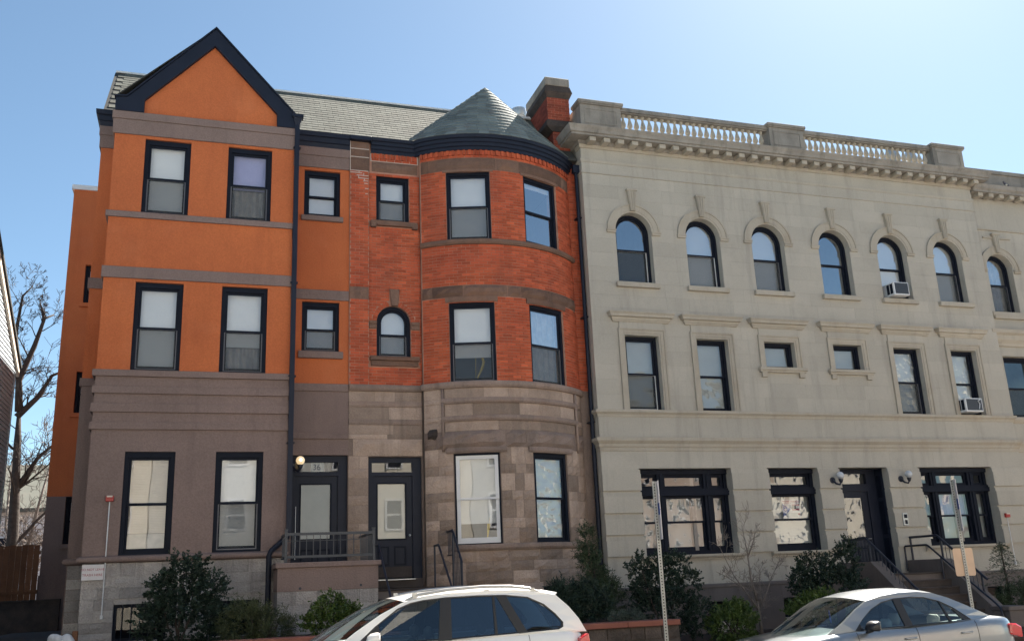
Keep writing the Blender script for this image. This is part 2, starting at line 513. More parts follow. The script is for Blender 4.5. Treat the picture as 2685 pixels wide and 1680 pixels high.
# rock-faced or dressed stone on a mapped surface: mapf(u, z, outward) -> xyz
def stone(mapf, u0, u1, z0, z1, proud=.02, rough=.012, joint=.006, depth=.05, nu=4, nz=3, rnd=0.0, mb=None):
    mb = mb or MB()
    a, b, c, d = u0 + joint / 2, u1 - joint / 2, z0 + joint / 2, z1 - joint / 2
    nu = max(1, min(8, int(nu)))
    g = []
    for k in range(nz + 1):
        row = []
        for i in range(nu + 1):
            edge = i in (0, nu) or k in (0, nz)
            o = 0.0 if edge else proud + R_.uniform(-rough, rough)
            fu, fz = i / nu, k / nz
            if not edge:
                fu += R_.uniform(-.15, .15) / nu * (1 if rough > .004 else 0)
                fz += R_.uniform(-.15, .15) / nz * (1 if rough > .004 else 0)
            if nu <= 2 and nz <= 2:
                o = proud
            row.append(mapf(a + (b - a) * fu, c + (d - c) * fz, o))
        g.append(row)
    v = [p for r in g for p in r]
    f = []
    w = nu + 1
    for k in range(nz):
        for i in range(nu):
            f.append((k * w + i, k * w + i + 1, (k + 1) * w + i + 1, (k + 1) * w + i))
    # sides
    border = [(i, 0) for i in range(nu + 1)] + [(nu, k) for k in range(1, nz + 1)] + [(i, nz) for i in range(nu - 1, -1, -1)] + [(0, k) for k in range(nz - 1, 0, -1)]
    base = len(v)
    for i, k in border:
        v.append(mapf(a + (b - a) * i / nu, c + (d - c) * k / nz, -depth))
    nb = len(border)
    for q in range(nb):
        i, k = border[q]
        i2, k2 = border[(q + 1) % nb]
        f.append((k * w + i, base + q, base + (q + 1) % nb, k2 * w + i2))
    mb.idx(v, f, rnd)
    return mb

def flatmap(Y):
    return lambda u, z, o: (u, Y - o, z)

def blocks(parent, name, mat, mapf, rows, u0, u1, lens, holes=(), cap=None, **kw):
    """courses of single stones; rows = [(z0, z1)], holes = [(u0, u1, z0, z1)]"""
    out = []
    for ri, (z0, z1) in enumerate(rows):
        hs = sorted([(h[0], h[1]) for h in holes if h[2] < z1 - .02 and h[3] > z0 + .02])
        segs, cur = [], u0
        for a, b in hs:
            if a > cur + .02:
                segs.append((cur, a))
            cur = max(cur, b)
        if u1 > cur + .02:
            segs.append((cur, u1))
        for a, b in segs:
            n = max(1, round((b - a) / R_.uniform(*lens)))
            cuts = [a] + [a + (b - a) * (i + R_.uniform(-.22, .22) * (n > 1)) / n for i in range(1, n)] + [b]
            for i in range(n):
                ln = cuts[i + 1] - cuts[i]
                k = dict(kw)
                k.setdefault('nu', max(2, ln / .14))
                out.append(stone(mapf, cuts[i], cuts[i + 1], z0, z1, rnd=R_.random(), **k).build(name, mat, parent))
    return out

# ------------------------------------------------------------------ windows
def loop(x0, x1, z0, z1, arch=False, n=14):
    if not arch:
        return [(x0, z0), (x1, z0), (x1, z1), (x0, z1)]
    r = (x1 - x0) / 2
    zc, xc = z1 - r, (x0 + x1) / 2
    return [(x0, z0), (x1, z0)] + [(xc + r * math.cos(math.pi * i / n), zc + r * math.sin(math.pi * i / n)) for i in range(n + 1)]

def sub(name, mb, mat, win, **kw):
    return mb.build(name, mat, win, local=True, **kw)

def pane(lp, y):
    mb = MB()
    mb.face([(x, y, z) for x, z in lp])
    return mb

def blind_mesh(x0, x1, z0, z1, y, kind, arch=False):
    mb = MB()
    if kind == 'venetian':
        n = int((z1 - z0) / .034)
        for i in range(n):
            z = z1 - (i + .5) * (z1 - z0) / n
            mb.face([(x0, y - .008, z - .012), (x1, y - .008, z - .012), (x1, y + .008, z + .012), (x0, y + .008, z + .012)])
        mb.box(x0, x1, y + .012, y + .016, z0, z1)
    elif kind == 'curtain':
        n = 28
        for i in range(n):
            a, b = i / n, (i + 1) / n
            ya, yb = y + .025 * math.sin(a * 34), y + .025 * math.sin(b * 34)
            mb.face([(x0 + (x1 - x0) * a, ya, z0), (x0 + (x1 - x0) * b, yb, z0), (x0 + (x1 - x0) * b, yb, z1), (x0 + (x1 - x0) * a, ya, z1)])
    else:
        pts = loop(x0, x1, z0, z1, arch)
        mb.prism(pts, y, y + .006)
    return mb

def window(parent, w, h, loc, rz=0.0, arch=False, split=.5, fwid=.055, sash=.05, fmat='frame', smat=None, top=.045, depth=.13,
           blind=('shade', 1.0), glassm='glass', glass2=None, screen=False, track=True, upper_y=.045, lower_y=.085, extra=None, sill=None, label=None, blindm='shade', white_edge=False):
    """double-hung window in local axes: x across, z up, y inwards; origin at the lower left corner of the opening"""
    fm = M[fmat]
    sm = M[smat] if smat else fm
    o = MB().ring(loop(0, w, 0, h, arch), loop(fwid, w - fwid, fwid * .6, h - fwid - (top - .045), arch), 0, depth).build('window', fm, parent, local=True, label=label)
    o.location = Vector(loc) - wpos(parent)
    o.rotation_euler = (0, 0, rz)
    a, b, zt, zb = fwid, w - fwid, h - fwid - (top - .045), fwid * .6
    zm = zb + (zt - zb) * split
    us = loop(a, b, zm - .02, zt, arch)
    ui = loop(a + sash, b - sash, zm + .03, zt - sash, arch)
    sub('upper_sash', MB().ring(us, ui, upper_y, upper_y + .035), sm, o)
    ls = loop(a, b, zb, zm + .022)
    li = loop(a + sash, b - sash, zb + sash * 1.5, zm - .022)
    sub('lower_sash', MB().ring(ls, li, lower_y, lower_y + .035), sm, o)
    sub('pane', pane(ui, upper_y + .018), M[glassm], o)
    sub('pane', pane(li, lower_y + .018), M[glass2 or glassm], o)
    if screen:
        mb = MB()
        mb.face([(a + .025, upper_y + .012, zb + .02), (b - .025, upper_y + .012, zb + .02), (b - .025, upper_y + .012, zm - .02), (a + .025, upper_y + .012, zm - .02)])
        sub('screen', mb, M['screen'], o)
        rim = MB().ring(loop(a, b, zb, zm - .003), loop(a + .022, b - .022, zb + .022, zm - .022), upper_y + .006, upper_y + .018)
        sub('screen_rim', rim, M['white_metal'] if white_edge else M['track'] if track else fm, o)
    if blind:
        kind, fr = blind
        z0 = zt - (zt - zb) * fr
        if kind == 'venetian_low':
            sub('blind', blind_mesh(a, b, z0, zt, lower_y + .1, 'venetian'), M[blindm], o)
            sub('curtain', blind_mesh(a, b, zb, z0 - .01, lower_y + .12, 'shade'), M['curtain'], o)
        elif kind == 'shade_curtain':
            sub('blind', blind_mesh(a, b, z0, zt, lower_y + .09, 'shade', arch), M[blindm], o)
            sub('curtain', blind_mesh(a, b, zb, z0, lower_y + .16, 'curtain'), M['curtain'], o)
        elif kind == 'curtain':
            sub('curtain', blind_mesh(a, b, zb, zt, lower_y + .12, 'curtain'), M['curtain'], o)
        else:
            sub('blind', blind_mesh(a, b, z0, zt, lower_y + .08, kind, arch), M[blindm], o)
    return o

def text_mesh(name, body, size, mat, parent, loc, rot, align='CENTER', extr=.002):
    cu = bpy.data.curves.new(name, 'FONT')
    cu.body, cu.size, cu.extrude = body, size, extr
    cu.align_x, cu.align_y = align, 'CENTER'
    tmp = bpy.data.objects.new('tmp_text', cu)
    COL.objects.link(tmp)
    me = bpy.data.meshes.new_from_object(tmp)
    bpy.data.objects.remove(tmp)
    bpy.data.curves.remove(cu)
    me.transform(Matrix.Translation(loc) @ Matrix.Rotation(rot[2], 4, 'Z') @ Matrix.Rotation(rot[0], 4, 'X'))
    me.materials.append(mat)
    return link(name, me, parent)
# ------------------------------------------------------------------ ground, street, yards
def structure(name, mb, mat):
    return mb.build(name, mat, kind='structure')
def zr(x):
    return .03 - .011 * x
mb = MB()
mb.face([(-300, -400, -.6), (400, -400, -.6), (400, 400, -.6), (-300, 400, -.6)])
structure('ground', mb, M['mulch'])
mb = MB()
mb.face([(-60, 1.2, zr(-60)), (90, 1.2, zr(90)), (90, 14.5, zr(90)), (-60, 14.5, zr(-60))])
structure('road', mb, M['asphalt'])
mb = MB()
mb.hexa([(-60, 14.5, zr(-60) - .4), (90, 14.5, zr(90) - .4), (-60, 16.8, zr(-60) - .4), (90, 16.8, zr(90) - .4),
         (-60, 14.5, zr(-60) + .13), (90, 14.5, zr(90) + .13), (-60, 16.8, zr(-60) + .16), (90, 16.8, zr(90) + .16)])
structure('pavement', mb, M['concrete'])
mb = MB()
mb.hexa([(-60, -4.0, zr(-60) - .4), (90, -4.0, zr(90) - .4), (-60, 1.2, zr(-60) - .4), (90, 1.2, zr(90) - .4),
         (-60, -4.0, zr(-60) + .16), (90, -4.0, zr(90) + .16), (-60, 1.2, zr(-60) + .13), (90, 1.2, zr(90) + .13)])
structure('opposite_pavement', mb, M['concrete'])
mb = MB()
mb.box(-9, 8.7, 17.2, 21.9, -.3, .93).box(-4.6, -2.3, 21.9, 34, -.3, 1.0)
structure('raised_yard', mb, M['mulch'])
structure('alley_path', MB().box(-4.55, -2.8, 19.0, 28.3, .9, 1.02), M['asphalt'])
mb = MB()
mb.hexa([(8.7, 16.8, -.5), (40, 16.8, -.5), (8.7, 21.9, -.5), (40, 21.9, -.5), (8.7, 16.8, .22), (40, 16.8, .05), (8.7, 21.9, .36), (40, 21.9, .30)])
structure('front_yard', mb, M['mulch'])
mb = MB()
mb.box(-60, -2.7, 34, 120, -.4, 1.1)
structure('back_yard', mb, M['mulch'])

# ------------------------------------------------------------------ orange gabled house
GH = thing('gabled_house', 'orange and brown stucco row house with a steep navy edged gable, at the left', 'house', (0, 22, .9))
B, RC = 21.1, 22.0
bayp = [(-2.27, 22), (-2.27, B), (1.72, B), (1.72, 22)]
bw = [(-1.61, -.61, 10.1, 11.92), (.22, 1.22, 10.1, 11.92), (-1.61, -.61, 6.46, 8.47), (.21, 1.21, 6.46, 8.47), (-1.59, -.59, 2.62, 4.73), (.23, 1.22, 2.62, 4.73)]
bb = [(-1.61, -.6, .95, 1.66), (.25, 1.22, .95, 1.64)]
rw = [(2.07, 2.96, 10.69, 11.93), (2.07, 2.96, 7.24, 8.48)]
door1 = (1.92, 3.19, 1.93, 4.78)
mb = MB().wall(-2.27, 1.72, 6.46, 12.53, B, B + .3, bw)
mb.box(-2.27, -1.97, B + .3, 22, 6.46, 12.9).box(1.42, 1.72, B + .3, 22, 6.46, 12.9)
mb.build('wall', M['orange'], GH, label='orange stucco upper wall of the projecting bay')
MB().wall(1.72, 3.19, 6.46, 12.9, RC, RC + .3, rw).build('wall', M['orange'], GH, label='orange stucco wall set back right of the bay')
MB().wall(-2.64, -2.27, 6.46, 12.9, RC, RC + .3).box(-2.64, -2.34, RC + .3, 24.0, 6.46, 12.9).box(-2.64, -2.34, 24.0, 30, 6.46, 10.2).build('wall', M['orange'], GH, label='orange stucco wall set back left of the bay')
mb = MB().wall(-2.27, 1.72, 2.49, 6.46, B, B + .3, bw)
mb.box(-2.27, -1.97, B + .3, 22, 2.49, 6.46).box(1.42, 1.72, B + .3, 22, 2.49, 6.46)
mb.build('wall', M['brown'], GH, label='brown stucco lower wall of the projecting bay')
MB().wall(1.72, 3.19, .9, 6.46, RC, RC + .3, [door1]).build('wall', M['brown'], GH, label='brown stucco wall round the entrance door')
MB().wall(-2.64, -2.27, 2.49, 6.46, RC, RC + .3).box(-2.64, -2.34, RC + .3, 30, .9, 6.46).wall(-2.64, -2.27, .9, 2.49, RC + .04, RC + .3).build('wall', M['brown'], GH, label='brown stucco lower wall set back left of the bay')
# back and inner walls, floors (plain rooms behind the windows)
mb = MB().box(-2.34, 3.19, 23.9, 24.0, 10.0, 14.8).box(3.05, 3.18, 22.3, 26.3, .9, 12.8)
mb.box(-2.3, 3.05, 24.6, 24.7, .95, 10.1)
mb.build('inner_wall', M['interior'], GH)
mb = MB()
for z in (1.9, 5.35, 9.05, 12.6):
    mb.box(-1.96, 1.41, B + .31, 22.3, z - .15, z).box(-2.33, 3.04, 22.31, 23.88 if z > 10 else 24.58, z - .15, z)
mb.build('floor_slab', M['floor_in'], GH)
MB().box(-2.64, 3.19, B + .05, 34, .78, .9).box(-4.3, -2.64, 30, 34, .78, .9).build('basement_floor', M['floor_in'], GH)
# foundation stones
rows = [(.93, 1.12), (1.12, 1.33), (1.33, 1.55), (1.55, 1.77), (1.77, 1.99), (1.99, 2.2), (2.2, 2.49)]
MB().wall(-2.23, 1.72, .9, 2.49, B + .04, B + .3, bb).box(-2.23, -1.97, B + .3, 22, .9, 2.49).box(1.42, 1.71, B + .3, 22, .9, 2.49).build('foundation_wall', M['foundation'], GH)
blocks(GH, 'foundation_block', M['foundation'], flatmap(B + .02), rows, -2.24, 1.72, (.34, .62), bb, proud=.012, rough=.012, joint=.008, nz=2)
blocks(GH, 'foundation_block', M['foundation'], flatmap(RC + .02), rows, -2.62, -2.27, (.3, .4), proud=.012, rough=.012, joint=.008, nz=2, nu=2)
# bands
def band(z0, z1, p, path, mat='brown', parent=GH, name='band'):
    return MB().sweep([(0, z0), (p, z0), (p, z1), (0, z1)], path).build(name, M[mat], parent, bevel=.008)
pr = [(1.72, RC), (3.19, RC)]
pl = [(-2.64, RC + .5), (-2.64, RC), (-2.27, RC)]
for z0, z1, p in ((12.342, 12.53, .075), (11.98, 12.342, .05), (9.95, 10.09, .06), (8.53, 8.79, .05), (6.33, 6.47, .07), (5.96, 6.12, .055), (5.56, 5.75, .055), (5.19, 5.35, .055)):
    band(z0, z1, p, bayp)
for z0, z1, p in ((12.32, 12.55, .06), (12.0, 12.32, .04), (8.53, 8.78, .04), (6.28, 6.462, .04), (5.15, 5.29, .045)):
    band(z0, z1, p, pr)
    if z0 != 5.15: band(z0, z1, p, pl)
hr = [(0, 2.47)] + [(.085 * math.cos(a), 2.545 + .07 * math.sin(a)) for a in [-1.4 + 2.8 * i / 6 for i in range(7)]] + [(0, 2.62)]
MB().sweep(hr, bayp).build('base_moulding', M['brown'], GH, smooth=True, auto=.6)
MB().sweep(hr, [(-2.64, RC + .5), (-2.64, RC), (-2.27, RC)]).build('base_moulding', M['brown'], GH, smooth=True, auto=.6)
# window sills on the recess
for a, b, z0, z1 in ((2.0, 3.03, 10.56, 10.69), (1.99, 3.05, 7.07, 7.24)):
    MB().box(a, b, RC - .09, RC + .05, z0, z1).build('sill', M['brown'], GH, bevel=.01)
# windows of the bay
def gw(x, z0, z1, w=1.0, y=B + .06, **k):
    return window(GH, w, z1 - z0, (x, y, z0), top=.075, fwid=.085, sash=.052, **k)
gw(-1.61, 10.1, 11.92, blind=('shade', 1), screen=True, glassm='glass_soft')
gw(.22, 10.1, 11.92, blind=('shade_curtain', .53), screen=True, glassm='glass_soft', blindm='lavender')
gw(-1.61, 6.47, 8.47, blind=('shade', 1), screen=True, glassm='glass_soft')
gw(.21, 6.47, 8.47, blind=('shade_curtain', .68), screen=True, glassm='glass_soft')
gw(-1.59, 2.62, 4.73, blind=('venetian_low', .8), glassm='glass_soft', blindm='beige_blind')
gw(.23, 2.62, 4.73, w=.99, blind=('shade', 1), screen=True, glassm='glass_soft')
gw(2.07, 10.69, 11.93, w=.89, y=RC + .06, blind=('shade', 1), split=.47)
gw(2.07, 7.24, 8.48, w=.89, y=RC + .06, blind=('shade', 1), screen=True, split=.47)
for a, b, z0, z1 in bb:
    o = MB().ring(loop(a, b, z0, z1), loop(a + .06, b - .06, z0 + .05, z1 - .07), B + .1, B + .2).build('basement_window', M['frame'], GH)
    pane(loop(a + .06, b - .06, z0 + .05, z1 - .07), B + .16).build('pane', M['glass_dim'], o)
    MB().box(a + .03, b - .03, B + .27, B + .28, z0 + .02, z1 - .02).build('dark_room_sheet', M['seat_dark'] if 'seat_dark' in M else M['frame'], o)  # added dark sheet, its colour stands in for the unlit room behind the pane
    mb = MB()
    for i in range(1, 6):
        x = a + (b - a) * i / 6
        mb.tube([(x, B + .06, z0), (x, B + .06, z1)], .008, 5)
    mb.build('window_bars', M['black'], o)
# gable
tri = [(-2.05, 12.53), (1.62, 12.53), (1.62, 12.86), (-.19, 14.70), (-2.05, 12.86)]
MB().prism(tri, B + .02, B + .3).build('gable_wall', M['orange'], GH)
outer = [(-2.30, 12.53), (-2.30, 12.86), (-2.06, 12.885), (-.18, 14.95), (1.74, 12.86), (1.74, 12.53), (1.31, 12.53), (1.30, 12.87), (-.19, 14.49), (-1.68, 12.855), (-1.68, 12.53)]
MB().prism(outer[::-1], B - .09, B + .02).build('rake_board', M['navy'], GH, bevel=.008)
lip = [(-2.33, 12.862), (-2.33, 12.90), (-2.07, 12.925), (-.18, 15.0), (1.79, 12.86), (1.74, 12.862), (-.18, 14.952), (-2.06, 12.887)]
MB().prism(lip[::-1], B - .12, B + .05).build('rake_trim', M['navy'], GH)
# cornice pieces beside the bay
corn = [(0, 12.55), (.05, 12.55), (.07, 12.66), (.10, 12.68), (.11, 12.80), (.15, 12.82), (.16, 12.93), (0, 12.93)]
MB().sweep(corn, [(1.73, RC), (3.19, RC)]).build('cornice', M['navy'], GH)
MB().sweep(corn, [(-2.64, 24.0), (-2.64, RC), (-2.28, RC)]).build('cornice', M['navy'], GH)
# roof: front slope, back slope, dormer slopes, ridge cap
EV, RY, RZ = (21.86, 12.93), 23.6, 14.9
def slope_prism(x0, x1, mb, yb=26.5):
    return mb.prismx([(EV[0], EV[1] - .06), (EV[0], EV[1]), (RY, RZ), (yb, RZ), (yb, RZ - .12), (RY, RZ - .12), (22.0, EV[1] - .06)], x0, x1)
slope_prism(-2.64, 3.19, MB(), 24.0).build('roof', M['under'], GH)
MB().box(-2.55, -2.35, 22.0, 23.6, 12.85, 12.9).prismx([(22.02, 12.88), (RY, RZ - .1), (23.95, RZ - .1), (23.95, 12.88)], -2.6, -2.4).build('gable_end_wall', M['under'], GH)
mb = MB()
for x0, x1, z0 in ((-2.31, -.18, 12.87), (1.75, -.18, 12.85)):
    mb.hexa([(x0, B - .08, z0), (x1, B - .08, 14.955), (x0, 23.6, z0), (x1, 23.6, 14.955), (x0, B - .08, z0 + .03), (x1, B - .08, 14.985), (x0, 23.6, z0 + .03), (x1, 23.6, 14.985)])
mb.build('dormer_roof', M['under'], GH)
MB().box(-2.62, 3.19, RY - .03, RY + .22, RZ, RZ + .05).build('ridge_cap', M['white_metal'], GH)
SL = math.atan2(RZ - EV[1], RY - EV[0])
SLEN = math.hypot(RZ - EV[1], RY - EV[0])
shm = MB().box(0, .297, -.012, 0, 0, .2)
sh_me = None
def shingles(parent, x0, x1, keep, limit=300, mat='shingle'):
    """rows of separate slates on the front slope; shared mesh; keep(x, s) says where"""
    global sh_me
    if sh_me is None:
        t = MB()
        t.hexa([(0, 0, 0), (.294, 0, 0), (0, .006, .19), (.294, .006, .19), (0, -.010, 0), (.294, -.010, 0), (0, -.002, .19), (.294, -.002, .19)])
        o = t.build('shingle', M[mat])
        sh_me = o.data
        bpy.data.objects.remove(o)
    rows = int(SLEN / .153)
    spots = []
    for r in range(rows):
        s_ = r * .153 + .01
        k = math.floor((x0 - .3) / .3)
        while True:
            x = k * .3 + (r % 2) * .15
            k += 1
            if x >= x1: break
            if x >= x0 and keep(x + .15, s_):
                spots.append((s_, x))
    mats = Matrix.Rotation(-(math.pi / 2 - SL), 4, 'X')
    rest = MB()
    for k, (s_, x) in enumerate(spots):
        y, z = EV[0] + math.cos(SL) * s_, EV[1] + math.sin(SL) * s_
        if k < limit:
            o = link('shingle', sh_me)
            o.parent = parent
            o.location = Vector((x, y, z + .004)) - parent.location
            o.rotation_euler = (-(math.pi / 2 - SL), 0, R_.uniform(-.006, .006))
        else:
            rr = R_.random()
            vs = [Vector((x, y, z + .004)) + mats @ v.co for v in sh_me.vertices]
            rest.idx(vs, [tuple(p.vertices) for p in sh_me.polygons], rr)
    if rest.v:
        rest.build('shingle', M[mat], parent, kind='stuff')
    return len(spots)
def dormer_clear(x, s_):
    z = EV[1] + math.sin(SL) * s_
    lim = 14.97 - abs(x + .18) * 1.09
    return z > lim - .02
shingles(GH, -2.64, 3.15, dormer_clear)
# rear wing on the left
WG = 30.0
ww = [(-3.76, -2.8, 10.5, 11.74), (-3.76, -2.8, 7.1, 8.36), (-3.76, -2.8, 3.32, 4.66)]
MB().wall(-4.27, -1.0, 4.67, 14.2, WG, WG + .3, ww).box(-4.27, -3.97, WG + .3, 34, 4.67, 14.2).build('wing_wall', M['orange'], GH, label='orange stucco rear wing wall')
MB().wall(-4.27, -1.0, .9, 4.67, WG, WG + .3, ww).box(-4.27, -3.97, WG + .3, 34, .9, 4.67).box(-4.3, -1.0, WG - .06, WG, .9, 2.48).build('wing_wall', M['brown'], GH, label='brown lower wall of the rear wing')
MB().box(-3.9, -1.0, 33.7, 33.9, .9, 14.0).box(-1.1, -1.0, WG + .3, 33.7, .9, 14.0).box(-3.9, -1.1, 31.5, 31.6, .9, 14).build('inner_wall', M['interior'], GH)
MB().box(-4.33, -1.0, WG - .06, 34, 14.2, 14.35).build('parapet_cap', M['white_metal'], GH)
for a, b, z0, z1 in ww:
    window(GH, b - a, z1 - z0, (a, WG + .12, z0), blind=('shade', .6), fwid=.08, top=.07)
    MB().box(a - .08, b + .08, WG - .07, WG + .05, z0 - .12, z0).build('sill', M['orange'] if z0 > 5 else M['brown'], GH)
MB().box(-2.34, 3.19, 24.0, 30, 10.03, 10.2).build('rear_roof', M['under'], GH)
MB().box(-2.34, 3.19, 29.8, 30, .9, 10.0).build('rear_wall', M['orange'], GH)
# downspout with its funnel head
mb = MB().box(1.73, 1.84, B - .12, B - .02, 2.98, 12.62)
mb.hexa([(1.73, B - .12, 12.62), (1.84, B - .12, 12.62), (1.73, B - .02, 12.62), (1.84, B - .02, 12.62), (1.68, B - .16, 12.80), (1.90, B - .16, 12.80), (1.68, B, 12.80), (1.90, B, 12.80)])
mb.box(1.66, 1.92, B - .18, B + .02, 12.80, 12.88)
mb.tube([(1.785, B - .07, 3.0), (1.76, B - .07, 2.90), (1.44, B - .07, 2.62), (1.39, B - .07, 2.52), (1.39, B - .07, .95)], .058, 8)
for z in (12.0, 8.6, 6.4, 4.9):
    mb.box(1.70, 1.87, B - .125, B, z, z + .03)
mb.build('downspout', M['navy'], GH)
# number 36 door
def door_set(parent, x0, x1, z0, z1, yf, leaf, lite, tz, film, panels, number, kick=None, lockx=None):
    """casing + leaf + transom; leaf = (x0, x1, z1), lite = (x0, x1, z0, z1), tz = (z0, z1) of the transom light"""
    y0 = yf + .12
    o = MB().wall(x0, x1, z0, z1, y0, y0 + .14, [(leaf[0], leaf[1], z0 - 1, leaf[2]), (leaf[0], leaf[1], tz[0], tz[1])]).build('door_frame', M['navy'], parent)
    pane(loop(leaf[0], leaf[1], tz[0], tz[1]), y0 + .06).build('transom_pane', M['glass_soft'], o)
    if number:
        text_mesh('house_number', number, .19, M['darkink'], o, ((leaf[0] + leaf[1]) / 2, y0 + .052, (tz[0] + tz[1]) / 2 - .005), (math.pi / 2, 0, 0))
        MB().box(leaf[0] + .36, leaf[0] + .66, y0 + .07, y0 + .08, tz[0], tz[1]).build('number_backing', M['teal_film'], o)
    d = MB().wall(leaf[0], leaf[1], z0 + .03, leaf[2], y0 + .05, y0 + .10, [lite]).build('door', M['navy'], parent)
    MB().ring(loop(lite[0] - .03, lite[1] + .03, lite[2] - .03, lite[3] + .03), loop(lite[0] + .004, lite[1] - .004, lite[2] + .004, lite[3] - .004), y0 + .035, y0 + .06).build('lite_moulding', M['frame'], d)
    MB().box(lite[0], lite[1], y0 + .075, y0 + .085, lite[2], lite[3]).build('frosted_pane', M[film], d)
    pane(loop(*lite), y0 + .065).build('pane', M['glass_door'], d)
    for a, b, c, e in panels:
        MB().ring(loop(a, b, c, e), loop(a + .035, b - .035, c + .035, e - .035), y0 + .036, y0 + .052).build('door_panel', M['frame'], d)
    if kick:
        MB().box(leaf[0] + .03, leaf[1] - .03, y0 + .04, y0 + .05, z0 + .04, kick).build('kick_plate', M['stepstone'], d)
    if lockx:
        mb = MB().tube([(lockx, y0 + .05, z0 + .98), (lockx, y0 + .0, z0 + .98)], .016, 8).sphere((lockx, y0 - .012, z0 + .98), .03, 10, 7)
        mb.build('door_knob', M['galv'], d, smooth=True)
    return d
door_set(GH, 1.92, 3.19, 1.93, 4.78, RC, (2.0, 2.98, 4.31), (2.14, 2.81, 2.89, 4.12), (4.41, 4.63), 'teal_film', [(2.14, 2.43, 2.25, 2.66), (2.52, 2.81, 2.25, 2.66)], '36')
MB().box(2.02, 2.032, RC + .10, RC + .125, 2.45, 3.62).build('door_edge_strip', M['white_metal'], GH)
# ------------------------------------------------------------------ red brick house with the round bow
BH = thing('brick_house', 'red brick and brownstone row house with a round bow front under a conical roof', 'house', (6.3, 22, .9))
CX, CY, BR = 6.95, 24.19, 3.04
RB = 22.0
def arcmap(u, z, o):
    t = u / BR
    return (CX + (BR + o) * math.sin(t), CY - (BR + o) * math.cos(t), z)
def du(deg):
    return BR * rad(deg)
def arcpath(a0, a1, n=30, r=BR):
    return [(CX + r * math.sin(rad(a0 + (a1 - a0) * i / n)), CY - r * math.cos(rad(a0 + (a1 - a0) * i / n))) for i in range(n + 1)]
def arcwall(a0, a1, z0, z1, holes=(), thick=.3, o=0.0):
    mb = MB().wall(du(a0), du(a1), z0, z1, -o, thick, [(du(h[0]), du(h[1]), h[2], h[3]) for h in holes], cuts=[du(a0 + (a1 - a0) * i / 30) for i in range(31)])
    mb.v = [arcmap(x, z, -y) for x, y, z in mb.v]
    return mb
AL, AR = -40.4, 49.2
bow_w = [(-27, -5.5, 10.11, 11.97), (12, 34.2, 10.11, 11.97), (-27, -5.5, 6.45, 8.47), (12, 34.2, 6.45, 8.47)]
bow_g = [(-26.4, -5.6, 2.63, 4.74), (10.6, 31, 2.63, 4.74), (12.6, 37, 1.2, 1.64)]
fl_w = [(3.87, 4.72, 10.69, 11.96), (3.87, 4.72, 7.16, 8.47)]
door2 = (3.67, 4.95, 1.94, 4.74)
arcwall(AL, AR, 6.45, 12.9, bow_w, o=-.003).build('wall', M['mortar'], BH, merge=True, smooth=True, auto=.4)
arcwall(AL, AR, .9, 6.45, bow_g, o=-.015).build('wall', M['bs_trim'], BH, merge=True, smooth=True, auto=.4)
MB().wall(3.19, 5.0, 6.45, 12.9, RB + .003, RB + .3, fl_w).build('wall', M['mortar'], BH)
MB().wall(3.19, 5.0, .9, 6.45, RB + .015, RB + .3, [door2]).build('wall', M['bs_trim'], BH)
MB().box(3.2, 3.67, RB - .057, RB, 6.46, 12.0).build('pier', M['mortar'], BH)
MB().box(9.16, 9.44, 22.18, 22.45, .9, 13.0).build('party_pier', M['bs_trim'], BH)
MB().box(9.17, 9.445, 22.172, 22.2, 6.46, 13.0).build('pier_backing', M['mortar'], BH)
mb = MB().box(3.19, 9.44, 29.8, 30, .9, 14.8).box(9.3, 9.44, 22.45, 29.8, .9, 14.8).box(3.35, 9.3, 25.6, 25.7, .9, 12.8).box(5.05, 5.15, 22.5, 25.6, .95, 12.8)
mb.build('inner_wall', M['interior'], BH)
mb = MB()
for z in (1.92, 5.5, 9.2, 12.7):
    mb.box(3.34, 5.04, 22.31, 25.6, z - .15, z).box(5.16, 9.2, 22.45, 25.6, z - .15, z)
mb.build('floor_slab', M['floor_in'], BH)
MB().box(3.2, 9.46, 21.3, 30, .7, .9).build('basement_floor', M['floor_in'], BH)
MB().box(3.2, 3.33, 22.31, 29.8, .9, 12.8).box(3.2, 3.33, 23.7, 29.8, 12.8, 14.74).build('side_wall', M['dark_brick'], BH)
# arch spandrel of the small round-headed window
AX, AZ, ARAD = 4.295, 8.045, .425
sp = [(3.87, 8.47), (3.87, AZ)] + [(AX - ARAD * math.cos(math.pi * i / 16), AZ + ARAD * math.sin(math.pi * i / 16)) for i in range(1, 16)] + [(4.72, AZ), (4.72, 8.47)]
MB().prism(sp, RB, RB + .28).build('arch_spandrel', M['mortar'], BH)

# bricks
BRK = []
def lay(mapf, u0, u1, zones, holes, kind, arch=None):
    row = 0
    for za, zb, n in zones:
        hgt = (zb - za) / n
        for i in range(n):
            z0, z1 = za + i * hgt, za + (i + 1) * hgt
            zc = (z0 + z1) / 2
            hs = [(h[0], h[1]) for h in holes if h[2] < zc < h[3]]
            if arch and zc > AZ and zc < AZ + ARAD + .11:
                hw = math.sqrt(max(0, (ARAD + .11) ** 2 - (zc - AZ) ** 2))
                hs = [h for h in hs if not (abs(h[0] - 3.87) < .01)] + [(AX - hw, AX + hw)]
            hs.sort()
            segs, cur = [], u0
            for a, b in hs:
                if a > cur + .03: segs.append((cur, a))
                cur = max(cur, b)
            if u1 > cur + .03: segs.append((cur, u1))
            off = .1075 * (row % 2)
            for a, b in segs:
                k = math.floor((a - off) / .215)
                while True:
                    p, q = k * .215 + off, (k + 1) * .215 + off
                    k += 1
                    if p >= b: break
                    p, q = max(p, a), min(q, b)
                    if q - p > .035:
                        BRK.append((kind, mapf, p + .005, q - .005, z0 + .006, z1 - .006))
            row += 1
